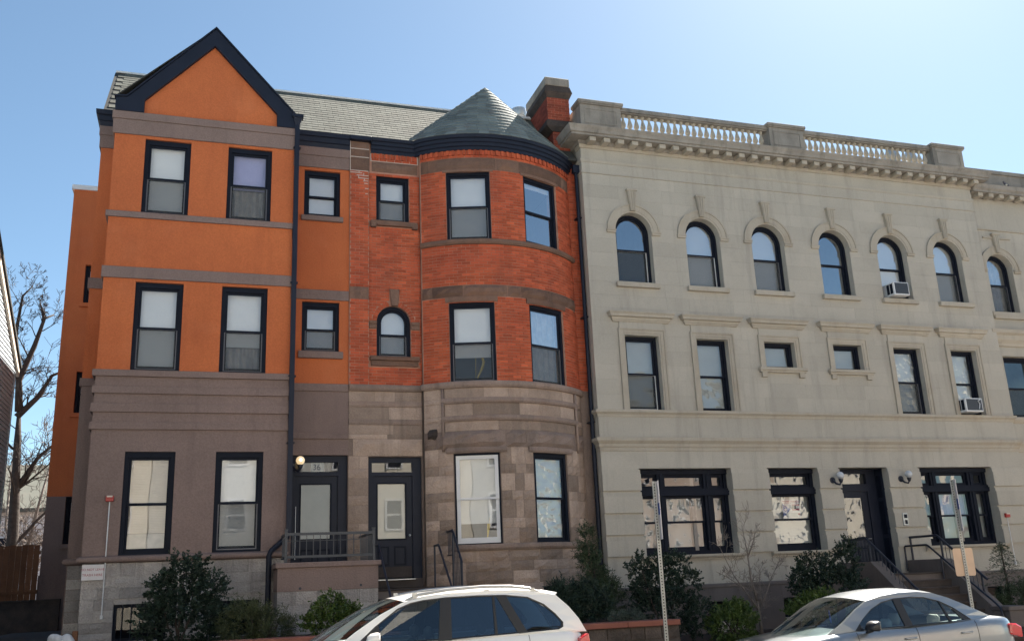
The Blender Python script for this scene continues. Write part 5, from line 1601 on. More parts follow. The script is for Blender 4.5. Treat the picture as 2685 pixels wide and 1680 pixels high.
while x < -4.12:
    w = .138
    MB().box(x, min(x + w, -4.08), 28.5 + R_.uniform(-.006, .006), 28.522, 1.82, 3.24 + R_.uniform(-.015, .02), R_.random()).build('board', M['wood'], FN)
    x += .145
for z in (2.0, 3.0):
    MB().box(-7.0, -4.08, 28.525, 28.57, z, z + .09).build('rail', M['wood'], FN)
MB().box(-7.0, -4.08, 28.46, 28.498, 1.98, 2.05).build('front_rail', M['wood'], FN)
tag(MB().box(-7.0, -3.5, 28.4, 28.62, .8, 1.79).box(-7.0, -3.5, 28.35, 28.66, 1.79, 1.83).build('low_wall', M['sootstone']), 'low dark wall under the board fence in the alley', 'wall')
WH = thing('white_house', 'sunlit white house far behind the bare tree', 'house', (-12, 55, 1))
MB().prismx([(52, 1), (52, 6.2), (56, 8.6), (60, 6.2), (60, 1)], -18, -7.2).build('wall', M['white_paint'], WH)
MB().prismx([(51.6, 6.0), (51.6, 6.2), (56, 8.85), (60.4, 6.2), (60.4, 6.0), (56, 8.6)], -18.3, -6.9).build('roof', M['shingle'], WH)
for y in (53.5, 57):
    o = MB().box(-7.22, -7.17, y, y + 1.1, 3, 4.8).build('window', M['frame'], WH)
MB().box(-9.6, -8.7, 51.94, 52.02, 3, 4.8).build('window', M['frame'], WH)

# ------------------------------------------------------------------ roof furniture and a bird
def roof_vent(x, y, z0, r, h, label, dome=False):
    o = thing('roof_vent', label, 'vent', (x, y, z0))
    if dome:
        MB().lathe([(r * .55, z0), (r * .55, z0 + h * .3), (r * .95, z0 + h * .4), (r, z0 + h * .55), (r * .85, z0 + h * .8), (r * .45, z0 + h), (.01, z0 + h * 1.03)], x, y, 16).build('turbine_head', M['galv'], o, smooth=True, auto=.5)
    else:
        MB().lathe([(r * .8, z0), (r * .8, z0 + h * .72)], x, y, 16).build('stack', M['white_metal'], o, smooth=True, auto=.5)
        MB().lathe([(r, z0 + h * .62), (r * 1.12, z0 + h * .75), (r * 1.05, z0 + h * .92), (r * .5, z0 + h), (.01, z0 + h * 1.02)], x, y, 16).build('cap', M['galv'], o, smooth=True, auto=.5)
    return o
roof_vent(8.62, 24.2, 14.8, .21, .82, 'pale capped roof vent between the conical roof and the chimney')
roof_vent(22.15, 24.0, 13.7, .30, 2.0, 'rounded metal roof vent behind the balusters, the left of two', True)
roof_vent(22.95, 24.0, 13.7, .30, 1.95, 'rounded metal roof vent behind the balusters, the right of two', True)
mb = MB()
bx, by, bz = 24.42, 21.68, 13.42
M['pigeon'] = plain('bird_grey', (.10, .10, .12), .6)
M['pigeon_pale'] = plain('bird_pale', (.6, .56, .48), .7)
BD = thing('bird', 'small dark and pale bird perched on the cornice at the right', 'bird', (bx, by, bz))
MB().tube([(bx - .08, by, bz + .17), (bx - .05, by, bz + .13), (bx, by, bz + .10), (bx + .07, by, bz + .085), (bx + .13, by, bz + .08)], [.024, .035, .05, .035, .008], 10).sphere((bx - .085, by, bz + .185), .028, 10, 7).build('body', M['pigeon'], BD, smooth=True)
MB().sphere((bx - .015, by - .012, bz + .075), .045, 10, 7).build('breast', M['pigeon_pale'], BD, smooth=True)
MB().tube([(bx - .01, by, bz + .05), (bx - .012, by, bz)], .005, 5).tube([(bx + .012, by, bz + .05), (bx + .012, by, bz)], .005, 5).build('legs', M['tan'], BD)
MB().tube([(bx - .108, by, bz + .185), (bx - .13, by, bz + .18)], [.008, .002], 5).build('beak', M['pigeon'], BD)
# ------------------------------------------------------------------ plants
def leaf(mb, p, d, ln, w, rnd):
    d = d.normalized()
    s_ = d.cross(Vector((R_.uniform(-1, 1), R_.uniform(-1, 1), R_.uniform(-1, 1))))
    if s_.length < 1e-3: s_ = d.orthogonal()
    s_.normalize()
    m_ = p + d * ln * .5
    mb.face([p, m_ + s_ * w * .5, p + d * ln, m_ - s_ * w * .5], rnd)
def shrub(name, label, cat, base, clumps, ln, w, mat, sprigs, per=16, slen=.2, upb=.35, stems=4, spread=.25, group=None):
    o = thing(name, label, cat, base, group)
    mb = MB()
    b = Vector(base)
    tw = MB()
    tot = sum(c[3] * c[5] for c in clumps)
    for (cx_, cy_, cz_, rx, ry, rz_) in clumps:
        c = Vector((cx_, cy_, cz_))
        for i in range(int(sprigs * rx * rz_ / tot)):
            dr = Vector((R_.gauss(0, 1), R_.gauss(0, 1), R_.gauss(0, 1))).normalized()
            k = R_.uniform(.35, 1.0) ** .55
            p = c + Vector((dr.x * rx * k, dr.y * ry * k, dr.z * rz_ * k))
            if p.z < b.z: continue
            ax = (dr + Vector((0, 0, upb)) + Vector((R_.uniform(-.4, .4), R_.uniform(-.4, .4), R_.uniform(-.3, .3)))).normalized()
            L = slen * R_.uniform(.6, 1.35)
            r0 = R_.random()
            for j in range(per):
                t = (j + R_.random()) / per
                q = p + ax * L * t
                d = ax * .6 + Vector((R_.gauss(0, 1), R_.gauss(0, 1), R_.gauss(0, 1))).normalized() * spread * 3.2
                leaf(mb, q, d, ln * R_.uniform(.7, 1.2), w * R_.uniform(.8, 1.2), min(1, max(0, r0 * .6 + R_.random() * .4)))
    mb.build('foliage', M[mat], o)
    st = MB()
    for i in range(stems):
        c = clumps[i % len(clumps)]
        tip = Vector((c[0] + R_.uniform(-.5, .5) * c[3], c[1] + R_.uniform(-.3, .3) * c[4], c[2] + c[5] * .5))
        bb_ = b + Vector((R_.uniform(-.08, .08), R_.uniform(-.08, .08), -.05))
        mid = bb_.lerp(tip, .5) + Vector((R_.uniform(-.1, .1), R_.uniform(-.1, .1), .05))
        st.tube([bb_, mid, tip], [.025, .018, .006], 6)
    st.build('stem', M['bark'], o)
    return o
YG = .86
shrub('holly_bush', 'large dark holly bush hiding the base of the orange house', 'bush', (-.3, 19.3, YG),
      [(-.28, 19.3, 1.32, .82, .6, .5), (-.3, 19.4, 1.75, .60, .5, .45), (-.25, 19.4, 2.15, .32, .3, .32), (.22, 19.3, 1.85, .28, .3, .3), (-.72, 19.3, 1.95, .18, .2, .22), (.45, 19.2, 1.25, .3, .3, .35), (-.42, 19.3, 2.38, .09, .1, .14), (.02, 19.3, 2.36, .09, .1, .12)], .05, .034, 'holly', 1100, 18, .15, group=None)
shrub('juniper_bush', 'low yellowish juniper between the holly and the brown stoop', 'bush', (1.05, 18.7, YG), [(.85, 18.7, 1.2, .38, .35, .34), (1.3, 18.7, 1.12, .33, .3, .28)], .075, .012, 'juniper', 330, 26, .22, .6)
shrub('euonymus_bush', 'bright green rounded bush in front of the brown stoop', 'bush', (2.45, 18.5, YG), [(2.4, 18.5, 1.15, .52, .42, .34), (2.36, 18.5, 1.45, .26, .25, .22), (2.72, 18.5, 1.3, .2, .2, .2)], .055, .03, 'euon', 520, 16, .13, .5)
shrub('evergreen_shrub', 'dark wide shrub below the bow front behind the white car', 'bush', (7.35, 18.5, .8), [(7.1, 18.5, 1.22, .42, .35, .36), (7.55, 18.5, 1.25, .42, .35, .36), (6.95, 18.5, 1.45, .15, .2, .18)], .085, .018, 'holly', 560, 22, .22, .8)
shrub('columnar_yew', 'tall narrow evergreen against the corner of the two houses', 'tree', (8.4, 20, .8), [(8.28, 20, 2.45, .13, .15, .45), (8.32, 20, 1.95, .2, .2, .45), (8.5, 20, 1.45, .28, .28, .5), (8.75, 19.9, 1.3, .2, .2, .35), (8.35, 19.9, 1.1, .3, .3, .35), (8.12, 20, 2.3, .1, .1, .14)], .08, .014, 'yew', 620, 24, .2, .9)
shrub('silver_shrub', 'small grey green cushion shrub on top of the short retaining wall', 'bush', (8.15, 17.9, .84), [(8.0, 17.9, .95, .18, .15, .12), (8.3, 17.9, .95, .18, .15, .12)], .05, .014, 'grey_leaf', 200, 18, .1, .4, stems=2)
shrub('holly_bush', 'large dark holly bush behind the first sign post', 'bush', (9.8, 19.5, .4),
      [(9.8, 19.5, 1.0, .82, .6, .5), (9.75, 19.6, 1.5, .62, .5, .42), (9.3, 19.5, 1.9, .24, .25, .3), (10.2, 19.5, 1.95, .28, .25, .3), (9.8, 19.6, 1.85, .3, .3, .35), (10.5, 19.5, 1.6, .2, .2, .26), (10.55, 19.3, .85, .42, .35, .35), (9.12, 19.5, 1.9, .10, .1, .18)], .05, .034, 'holly', 1120, 18, .15)
shrub('euonymus_bush', 'bright green bush beside the bare sapling', 'bush', (11.2, 19, .33), [(11.15, 19, .68, .58, .42, .38), (11.3, 19, .95, .26, .25, .2)], .055, .03, 'euon', 560, 16, .13, .5)
shrub('holly_bush', 'dark holly bush left of the limestone entrance railing', 'bush', (14.2, 19.5, .33), [(14.2, 19.5, 1.2, .9, .6, .55), (13.8, 19.5, 1.75, .45, .4, .35), (14.65, 19.5, 1.85, .3, .3, .42), (13.4, 19.5, 1.5, .25, .25, .3), (14.75, 19.4, 2.25, .12, .12, .18)], .05, .034, 'holly', 1080, 18, .15)
shrub('euonymus_bush', 'green bush close behind the silver car windscreen', 'bush', (13.0, 18.4, .3), [(12.95, 18.4, .85, .72, .42, .36), (13.1, 18.4, 1.08, .32, .3, .18)], .055, .03, 'euon', 560, 16, .13, .5)
shrub('dark_yew', 'dark spreading shrub under the young spruce at the right', 'bush', (19.7, 19.3, .25), [(19.7, 19.3, .75, .7, .4, .42), (20.3, 19.3, .85, .5, .4, .4)], .08, .014, 'yew', 560, 22, .2, .5)
# young spruce
o = thing('young_spruce', 'young spruce with drooping side branches at the right edge', 'tree', (19.62, 19.7, .25))
MB().tube([(19.62, 19.7, .2), (19.63, 19.7, 1.3), (19.6, 19.7, 2.25)], [.05, .03, .008], 8).build('trunk', M['bark'], o)
mb = MB()
for k in range(34):
    z = 1.15 + 1.05 * (k / 33) ** .9
    L = .12 + .50 * (1 - (z - 1.15) / 1.1)
    a = k * 2.4 + R_.uniform(-.3, .3)
    d = Vector((math.cos(a), math.sin(a), .12))
    p0 = Vector((19.62, 19.7, z))
    for j in range(60):
        t = (j + R_.random()) / 60
        q = p0 + d * L * t + Vector((0, 0, -.12 * t * t))
        leaf(mb, q + Vector((R_.gauss(0, .018), R_.gauss(0, .018), R_.gauss(0, .018))), d * .7 + Vector((R_.gauss(0, .5), R_.gauss(0, .5), R_.gauss(.1, .4))), .075, .012, R_.random())
mb.build('foliage', M['spruce'], o)

def limb(mb, p, d, L, r, depth, kids_, wob=.22, up_=.12, minr=.004, fine=None):
    pts, rs = [p.copy()], [r]
    n = 5
    q, dd = p.copy(), d.normalized()
    for i in range(n):
        dd = (dd + Vector((R_.gauss(0, wob), R_.gauss(0, wob), R_.gauss(up_, wob))) * .5).normalized()
        q = q + dd * L / n
        pts.append(q.copy())
        rs.append(max(minr, r * (1 - .55 * (i + 1) / n)))
    mb.tube(pts, rs, 7 if r > .05 else 5 if r > .015 else 4, caps=False)
    if depth <= 0: return
    for k in range(kids_):
        t = R_.uniform(.3, 1.0)
        i = min(n - 1, int(t * n))
        pp = pts[i].lerp(pts[i + 1], t * n - i)
        ax = (pts[i + 1] - pts[i]).normalized()
        side = ax.cross(Vector((R_.gauss(0, 1), R_.gauss(0, 1), R_.gauss(0, 1)))).normalized()
        limb(mb, pp, ax * R_.uniform(.5, .9) + side * R_.uniform(.5, .95), L * R_.uniform(.45, .72), max(minr, rs[i] * R_.uniform(.45, .65)), depth - 1, kids_, wob, up_, minr)
def bare_tree(name, label, base, mains, r, depth, kids_, mat='bark', minr=.006, twigmat=None):
    o = thing(name, label, 'tree', base)
    b = Vector(base)
    tr = MB()
    cr = MB()
    for pts, r0 in mains:
        P = [Vector(q) for q in pts]
        n = len(P)
        rs = [max(minr, r0 * (1 - .8 * i / (n - 1))) for i in range(n)]
        tr.tube(P, rs, 9, caps=True)
        for i in range(1, n):
            for k in range(kids_ + 1):
                t = R_.random()
                pp = P[i - 1].lerp(P[i], t)
                ax = (P[i] - P[i - 1]).normalized()
                side = ax.cross(Vector((R_.gauss(0, 1), R_.gauss(0, .6), R_.gauss(0, 1)))).normalized()
                if i == 1 and r0 > .12 and t < .75: continue
                limb(cr, pp, ax * .55 + side * .8 + Vector((0, 0, .15)), (P[-1] - P[0]).length * R_.uniform(.14, .26), max(minr, rs[i] * .4), depth, kids_, minr=minr)
    tr.build('trunk', M[mat], o, smooth=True)
    cr.build('crown', M[twigmat or mat], o, smooth=True)
    return o
TY = 36
bare_tree('bare_tree', 'tall bare tree with a forked trunk between the clapboard house and the orange wing', (-6.1, TY, .9),
          [([(-6.1, TY, .9), (-6.05, TY, 4), (-6.2, TY, 7.2), (-6.25, TY, 8.4)], .25),
           ([(-6.25, TY, 8.2), (-6.35, TY, 9.3), (-5.95, TY, 10.6), (-5.72, TY, 11.6), (-5.45, TY + .2, 11.8)], .14),
           ([(-5.74, TY, 11.5), (-5.8, TY, 11.85), (-5.95, TY, 12.3)], .06),
           ([(-6.3, TY, 8.0), (-5.7, TY, 8.7), (-5.3, TY, 9.5), (-4.7, TY, 9.8)], .12),
           ([(-6.35, TY, 9.2), (-6.6, TY, 11), (-6.5, TY, 12.4), (-6.2, TY, 12.8)], .09),
           ([(-6.1, TY, 5.5), (-5.5, TY, 6.6), (-5.0, TY - .3, 7.0), (-4.4, TY - .3, 7.9)], .09)], .3, 3, 3, minr=.007)
bare_tree('bare_tree', 'tangle of fine pale bare branches low behind the board fence', (-6.2, 40, .9),
          [([(-6.2, 40, .9), (-6.3, 40, 3), (-6.0, 40, 5), (-5.6, 40, 7.2)], .12), ([(-6.2, 40, 2.2), (-5.6, 40, 3.6), (-5.3, 40, 5.6)], .08), ([(-6.3, 40, 2.8), (-7, 40, 4.5), (-7.0, 40, 7)], .08)], .15, 3, 4, mat='twig', minr=.009)
SY = 19.9
bare_tree('bare_sapling', 'small bare sapling with pale twigs before the limestone wall', (12.45, SY, .3),
          [([(12.45, SY, .28), (12.42, SY, .9), (12.40, SY, 1.25)], .05), ([(12.41, SY, 1.1), (12.3, SY, 1.6), (12.28, SY, 2.2), (12.2, SY, 2.85)], .03), ([(12.28, SY, 2.1), (12.5, SY, 2.5), (12.6, SY, 2.9)], .018),
           ([(12.42, SY, .9), (12.1, SY, 1.35), (11.85, SY, 1.7), (11.55, SY, 2.35)], .024), ([(12.42, SY, .9), (12.7, SY, 1.3), (12.85, SY, 1.6), (13.2, SY, 2.1)], .02), ([(12.43, SY, .6), (12.5, SY, 1.1), (12.55, SY, 1.9)], .02),
           ([(12.1, SY, 1.4), (11.7, SY, 1.65), (11.4, SY, 1.8)], .012)], .06, 2, 3, mat='twig', minr=.0035)

# ------------------------------------------------------------------ cars
M['carwhite'] = plain('white_car_paint', (.84, .835, .81), .28, spec=.5, coat=.8, var=.01)
M['carsilver'] = plain('silver_car_paint', (.27, .295, .315), .30, metal=.7, spec=.5, coat=.8, var=.01)
M['carblack'] = plain('black_trim', (.012, .013, .016), .4, spec=.5)
M['carglass'] = glass('car_glass', tint=(.36, .48, .56), refl=1.1, ior=1.5)
M['carglass_dark'] = glass('dark_car_glass', tint=(.10, .16, .22), refl=1.6, ior=1.5)
M['carglass_clear'] = glass('clear_car_glass', tint=(.72, .80, .78), refl=.9, ior=1.5)
M['rubber'] = plain('tyre_rubber', (.02, .02, .02), .8)
M['rim'] = plain('alloy_rim', (.5, .5, .52), .3, metal=.9)
M['seat_dark'] = plain('dark_seat', (.05, .055, .06), .8)
M['seat_grey'] = plain('grey_seat', (.55, .54, .50), .8)
M['taillight'] = plain('red_tail_light', (.55, .015, .02), .2, spec=.6, coat=.8)
M['chrome'] = plain('satin_rail', (.45, .45, .44), .35, metal=.7)

def car(name, label, cat_, zo, y0, W_, prof, ws_n, rg_n, dlo, pillars, panes, belt, paint, mirror, handles, extras, seatm, tum=.30, crown=.045, wheels=(), wsglass='carglass_clear', rgglass='carglass_dark', group='cars parked along the kerb'):
    """prof: near side edge of the greenhouse, A pillar base -> roof -> rear base, in world X and height over the road"""
    o = thing(name, label, cat_, ((prof[0][0] + prof[-1][0]) / 2, y0 + W_ / 2, zo), group)
    yc = y0 + W_ / 2
    hw = W_ / 2
    xm = (prof[0][0] + prof[-1][0]) / 2
    hl = (prof[-1][0] - prof[0][0]) / 2
    zb = prof[0][1]
    def bz(x):
        for (xa, za), (xb, zb_) in zip(belt, belt[1:]):
            if xa <= x <= xb: return za + (zb_ - za) * (x - xa) / (xb - xa)
        return belt[0][1] if x < belt[0][0] else belt[-1][1]
    def half(x, z):
        k = abs(x - xm) / hl
        return hw - .05 - tum * max(0, z - bz(x)) - .09 * k ** 3
    X0, X1 = belt[0][0], belt[-1][0]
    # lower body
    def wid(x):
        k = (x - X0) / (X1 - X0)
        e = min(k, 1 - k)
        return hw * (1 - .30 * max(0, (.10 - e) / .10) ** 2 - .03 * max(0, (.3 - e) / .3))
    mb = MB()
    nst = 44
    rows = []
    for i in range(nst + 1):
        x = X0 + (X1 - X0) * i / nst
        w, b = wid(x), bz(x)
        e = min(i, nst - i) / nst
        lift = .10 * max(0, (.08 - e) / .08)
        sec = [(-w * .94, .28 + lift), (-w * .985, .5), (-w, b - .26), (-w * .992, b - .16), (-w * .965, b - .06), (-w * .93, b - .012), (-w * .87, b + .012), (-w * .5, b + .03 * (1 if i < nst else 1)), (0, b + .04)]
        sec = sec + [(-a, z) for a, z in sec[-2::-1]]
        rows.append([(x, yc + a, z + zo) for a, z in sec])
    m_ = len(rows[0])
    v = [p for r in rows for p in r]
    f = [(i * m_ + k, (i + 1) * m_ + k, (i + 1) * m_ + k + 1, i * m_ + k + 1) for i in range(nst) for k in range(m_ - 1)]
    f += [tuple(range(m_)), tuple(range((nst + 1) * m_ - 1, nst * m_ - 1, -1))]
    ga, gb_ = prof[0][0] + .25, prof[-1][0] - .1
    f2 = []
    for fc in f:
        if len(fc) == 4:
            xs = [v[i][0] for i in fc]; ys = [abs(v[i][1] - yc) for i in fc]
            if min(xs) > ga + .25 and max(xs) < gb_ - .2 and max(ys) < hw * .9: continue
        f2.append(fc)
    mb.idx(v, f2)
    mb.build('body', M[paint], o, merge=True, smooth=True, auto=.9)
    MB().box(prof[0][0] + .2, prof[-1][0] - .1, y0 + .12, y0 + W_ - .12, .35 + zo, .42 + zo).build('floor_pan', M['carblack'], o)
    # roof skin, windscreen, rear window
    def rowp(x, z, bow, t):
        return (x + bow * (1 - t * t), yc + t * half(x, z), z + zo + crown * (1 - t * t) * min(1, (z - zb) / .3 + .15))
    def skin(pts, bows, nm, mat, shrink=0.0, lift=0.0):
        mb = MB()
        rows = []
        for (x, z), bo_ in zip(pts, bows):
            rows.append([Vector(rowp(x, z + lift, bo_, -1 + shrink + (2 - 2 * shrink) * k / 14)) for k in range(15)])
        v = [p for r in rows for p in r]
        f = [(i * 15 + k, i * 15 + k + 1, (i + 1) * 15 + k + 1, (i + 1) * 15 + k) for i in range(len(rows) - 1) for k in range(14)]
        mb.idx(v, f)
        return mb.build(nm, M[mat], o, smooth=True)
    n = len(prof)
    bows = []
    for i, (x, z) in enumerate(prof):
        if i <= ws_n: bows.append(-.34 * (1 - i / ws_n) - .10 * (i / ws_n))
        elif i >= n - 1 - rg_n: bows.append(.08 + .10 * (i - (n - 1 - rg_n)) / rg_n)
        else: bows.append(-.10 + .18 * (i - ws_n) / (n - 1 - rg_n - ws_n))
    skin(prof[:ws_n + 1], bows[:ws_n + 1], 'windscreen', wsglass, .05)
    skin(prof[ws_n:n - rg_n], bows[ws_n:n - rg_n], 'roof', paint)
    skin(prof[n - 1 - rg_n:], bows[n - 1 - rg_n:], 'rear_window', rgglass, .06)
    for s_ in (-1, 1):
        def pt(x, z, ins=0.0):
            return (x, yc + s_ * (half(x, z) - ins), z + zo)
        outer = list(prof)
        tess = tessellate_polygon([[Vector((x, z, 0)) for x, z in outer], [Vector((x, z, 0)) for x, z in dlo]])
        allp = outer + list(dlo)
        mb = MB()
        nA = len(allp)
        vv = [pt(x, z) for x, z in allp] + [pt(x, z, .045) for x, z in allp]
        ff = [tuple(t) for t in tess] + [tuple(nA + q for q in t[::-1]) for t in tess]
        no, nd = len(outer), len(dlo)
        ff += [(i, (i + 1) % no, nA + (i + 1) % no, nA + i) for i in range(no)]
        ff += [(no + i, no + (i + 1) % nd, nA + no + (i + 1) % nd, nA + no + i) for i in range(nd)]
        mb.idx(vv, ff)
        mb.build('side_frame', M[paint], o)
        for pl_ in pillars:
            mb = MB()
            k = len(pl_)
            mb.idx([pt(x, z, .008) for x, z in pl_] + [pt(x, z, .05) for x, z in pl_], [tuple(range(k)), tuple(range(2 * k - 1, k - 1, -1))] + [(i, (i + 1) % k, k + (i + 1) % k, k + i) for i in range(k)])
            mb.build('pillar', M['carblack'], o)
        # black seal round the opening
        mb = MB()
        cxm, czm = sum(p[0] for p in dlo) / nd, sum(p[1] for p in dlo) / nd
        inn = [(x + (cxm - x) * .022, z + (czm - z) * .07) for x, z in dlo]
        for i in range(nd):
            j = (i + 1) % nd
            mb.face([pt(*dlo[i], .006), pt(*dlo[j], .006), pt(*inn[j], .01), pt(*inn[i], .01)])
        mb.build('window_seal', M['carblack'], o)
        for pn, gm in panes:
            MB().face([pt(x, z, .02) for x, z in (pn if s_ < 0 else pn)]) if False else None
            mb = MB()
            mb.face([pt(x, z, .02) for x, z in pn])
            mb.build('side_window', M[gm], o)
        mx, mz = mirror
        yy = yc + s_ * (hw + .10)
        mb = MB()
        for k in range(7):
            pass
        mb.hexa([(mx - .02, yy - .11, mz - .06 + zo), (mx + .15, yy - .12, mz - .07 + zo), (mx - .01, yy + .11, mz - .055 + zo), (mx + .15, yy + .12, mz - .065 + zo),
                 (mx + .02, yy - .10, mz + .055 + zo), (mx + .16, yy - .115, mz + .085 + zo), (mx + .03, yy + .10, mz + .06 + zo), (mx + .16, yy + .115, mz + .085 + zo)])
        mo = mb.build('mirror', M[extras.get('mirror', paint)], o, bevel=.028, smooth=True)
        MB().tube([(mx + .08, yc + s_ * (hw - .05), mz - .09 + zo), (mx + .07, yy, mz - .06 + zo)], .022, 6).build('mirror_arm', M['carblack'], mo)
        MB().box(mx + .153, mx + .158, yy - .09, yy + .09, mz - .05 + zo, mz + .07 + zo).build('mirror_glass', M['chrome'], mo)
        for hx, hz in handles:
            yb = yc + s_ * wid(hx)
            MB().tube([(hx - .10, yb - s_ * .01, hz + zo), (hx - .085, yb + s_ * .03, hz + zo), (hx + .085, yb + s_ * .03, hz + zo + .005), (hx + .10, yb - s_ * .01, hz + zo + .005)], .014, 6).build('door_handle', M[extras.get('handle', paint)], o, smooth=True)
        for dx in extras.get('gaps', ()):
            mb = MB()
            for z in (0, 1, 2, 3):
                pass
            w_ = wid(dx)
            b = bz(dx)
            pth = [(dx, yc + s_ * (w_ * f_ + .0015), zz + zo) for f_, zz in ((.985, .5), (1.0, b - .26), (.992, b - .16), (.965, b - .06), (.93, b - .012))]
            mb.tube(pth, .004, 4)
            mb.build('door_gap', M['carblack'], o)
        for wx in wheels:
            yw = yc + s_ * (hw - .10)
            t = MB().lathe([(.20, -.1), (.30, -.105), (.335, -.06), (.335, .06), (.30, .105), (.20, .1)], 0, 0, 24)
            t.v = [(wx + a, yw + c_, .335 + b_ + zo) for a, b_, c_ in t.v]
            wo_ = t.build('wheel', M['rubber'], o, smooth=True, auto=.6)
            t = MB().lathe([(.03, -.09), (.2, -.075), (.21, -.1), (.21, .1), (.03, .09)], 0, 0, 20)
            t.v = [(wx + a, yw + c_, .335 + b_ + zo) for a, b_, c_ in t.v]
            t.build('rim', M['rim'], wo_, smooth=True, auto=.6)
    for k, (sx, sy, hh) in enumerate(extras['seats']):
        mb = MB().box(sx, sx + .5, sy - .24, sy + .24, .45 + zo, .62 + zo)
        mb.hexa([(sx + .40, sy - .23, .58 + zo), (sx + .54, sy - .23, .58 + zo), (sx + .40, sy + .23, .58 + zo), (sx + .54, sy + .23, .58 + zo),
                 (sx + .55, sy - .2, hh + zo), (sx + .66, sy - .2, hh + zo), (sx + .55, sy + .2, hh + zo), (sx + .66, sy + .2, hh + zo)])
        so_ = mb.build('seat', M[seatm], o, bevel=.04, smooth=True)
        MB().box(sx + .57, sx + .68, sy - .13, sy + .13, hh + .02 + zo, hh + .20 + zo).build('headrest', M[seatm], so_, bevel=.045, smooth=True)
    d0 = prof[0][0]
    MB().hexa([(d0 + .05, y0 + .14, .6 + zo), (d0 + .55, y0 + .14, .6 + zo), (d0 + .05, y0 + W_ - .14, .6 + zo), (d0 + .55, y0 + W_ - .14, .6 + zo),
               (d0 + .05, y0 + .14, zb + .0 + zo), (d0 + .6, y0 + .14, zb - .05 + zo), (d0 + .05, y0 + W_ - .14, zb + .0 + zo), (d0 + .6, y0 + W_ - .14, zb - .05 + zo)]).build('dashboard', M['seat_dark'], o)
    sw_ = MB()
    sw_.tube([(d0 + .72 + .06 * math.sin(a), y0 + W_ - .5 + .19 * math.cos(a), zb - .02 + .17 * math.sin(a) + zo) for a in [i * math.pi / 9 for i in range(19)]], .014, 6)
    sw_.build('steering_wheel', M['carblack'], o, smooth=True)
    mb = MB().tube([(d0 + .62, yc, zb + .36 + zo), (d0 + .70, yc, zb + .33 + zo)], .01, 5)
    return o, yc, half, bz, wid

# white estate car in front of the brick house
pr1 = [(1.72, 1.08), (1.95, 1.24), (2.28, 1.44), (2.60, 1.585), (2.9, 1.64), (3.25, 1.665), (3.7, 1.675), (4.15, 1.665), (4.5, 1.63), (4.74, 1.585), (4.92, 1.42), (5.05, 1.26), (5.15, 1.08)]
dlo1 = [(2.0, 1.135), (2.2, 1.30), (2.5, 1.505), (2.68, 1.57), (2.85, 1.598), (3.15, 1.62), (3.6, 1.625), (4.0, 1.615), (4.32, 1.575), (4.55, 1.47), (4.7, 1.34), (4.80, 1.22), (4.79, 1.16), (4.72, 1.13), (4.25, 1.115), (3.2, 1.085), (2.3, 1.085)]
pil1 = [[(3.02, 1.075), (3.20, 1.08), (3.235, 1.628), (3.09, 1.622)], [(3.795, 1.10), (3.835, 1.10), (3.845, 1.625), (3.815, 1.625)], [(4.13, 1.105), (4.26, 1.11), (4.0, 1.62), (3.86, 1.625)], [(1.95, 1.085), (2.28, 1.085), (2.27, 1.2), (2.24, 1.31)]]
pan1 = [([(2.0, 1.13), (2.2, 1.30), (2.5, 1.505), (2.68, 1.57), (2.85, 1.598), (3.15, 1.62), (3.1, 1.085), (2.1, 1.085)], 'carglass'), ([(3.15, 1.085), (3.2, 1.62), (3.82, 1.62), (3.82, 1.1)], 'carglass_dark'), ([(3.82, 1.1), (3.82, 1.62), (3.95, 1.615), (4.2, 1.112)], 'carglass_dark'),
        ([(3.9, 1.617), (4.32, 1.575), (4.55, 1.47), (4.7, 1.34), (4.80, 1.22), (4.79, 1.16), (4.72, 1.13), (4.18, 1.112)], 'carglass_dark')]
belt1 = [(.5, .62), (.56, .80), (.75, .92), (1.1, .99), (1.72, 1.06), (2.5, 1.07), (3.3, 1.07), (4.2, 1.095), (4.95, 1.10), (5.10, 1.05), (5.17, .95), (5.2, .7)]
c1, yc, hf, bz_, wd_ = car('estate_car', 'white estate car with roof rails parked before the brick house', 'car', .0, 12.52, 1.86, pr1, 3, 3, dlo1, pil1, pan1, belt1, 'carwhite', (2.05, 1.155), [(3.0, .93), (4.05, .95)],
                          {'seats': [(2.35, 12.98, 1.05), (2.35, 13.9, 1.05), (3.35, 13.0, 1.05), (3.35, 13.9, 1.05)], 'gaps': (2.05, 3.12, 4.27)}, 'seat_dark', wheels=(1.35, 4.2))
for s_ in (-1, 1):
    yr = lambda x, z: yc + s_ * (hf(x, z) - .05)
    P = [(2.62, 1.60), (2.8, 1.665), (3.2, 1.715), (3.7, 1.735), (4.1, 1.72), (4.35, 1.69), (4.52, 1.635)]
    mb = MB().tube([(x, yr(x, 1.6), z) for x, z in P], [.012, .02, .022, .022, .022, .02, .01], 8)
    for x in (2.75, 3.75, 4.42):
        mb.box(x - .03, x + .03, yr(x, 1.6) - .015, yr(x, 1.6) + .015, 1.62, 1.69)
    mb.build('roof_rail', M['chrome'], c1, smooth=True, auto=.8)
MB().hexa([(4.55, 12.85, 1.60), (4.80, 12.9, 1.575), (4.55, 14.05, 1.60), (4.80, 14.0, 1.575), (4.55, 12.85, 1.665), (4.83, 12.9, 1.61), (4.55, 14.05, 1.665), (4.83, 14.0, 1.61)]).build('spoiler', M['carwhite'], c1, bevel=.012)
MB().prism([(4.98, .80), (5.165, .78), (5.13, 1.06), (5.0, 1.0)], 12.56, 12.72).build('tail_light', M['taillight'], c1, bevel=.01)
MB().prism([(4.98, .80), (5.165, .78), (5.13, 1.06), (5.0, 1.0)], 14.18, 14.34).build('tail_light', M['taillight'], c1, bevel=.01)
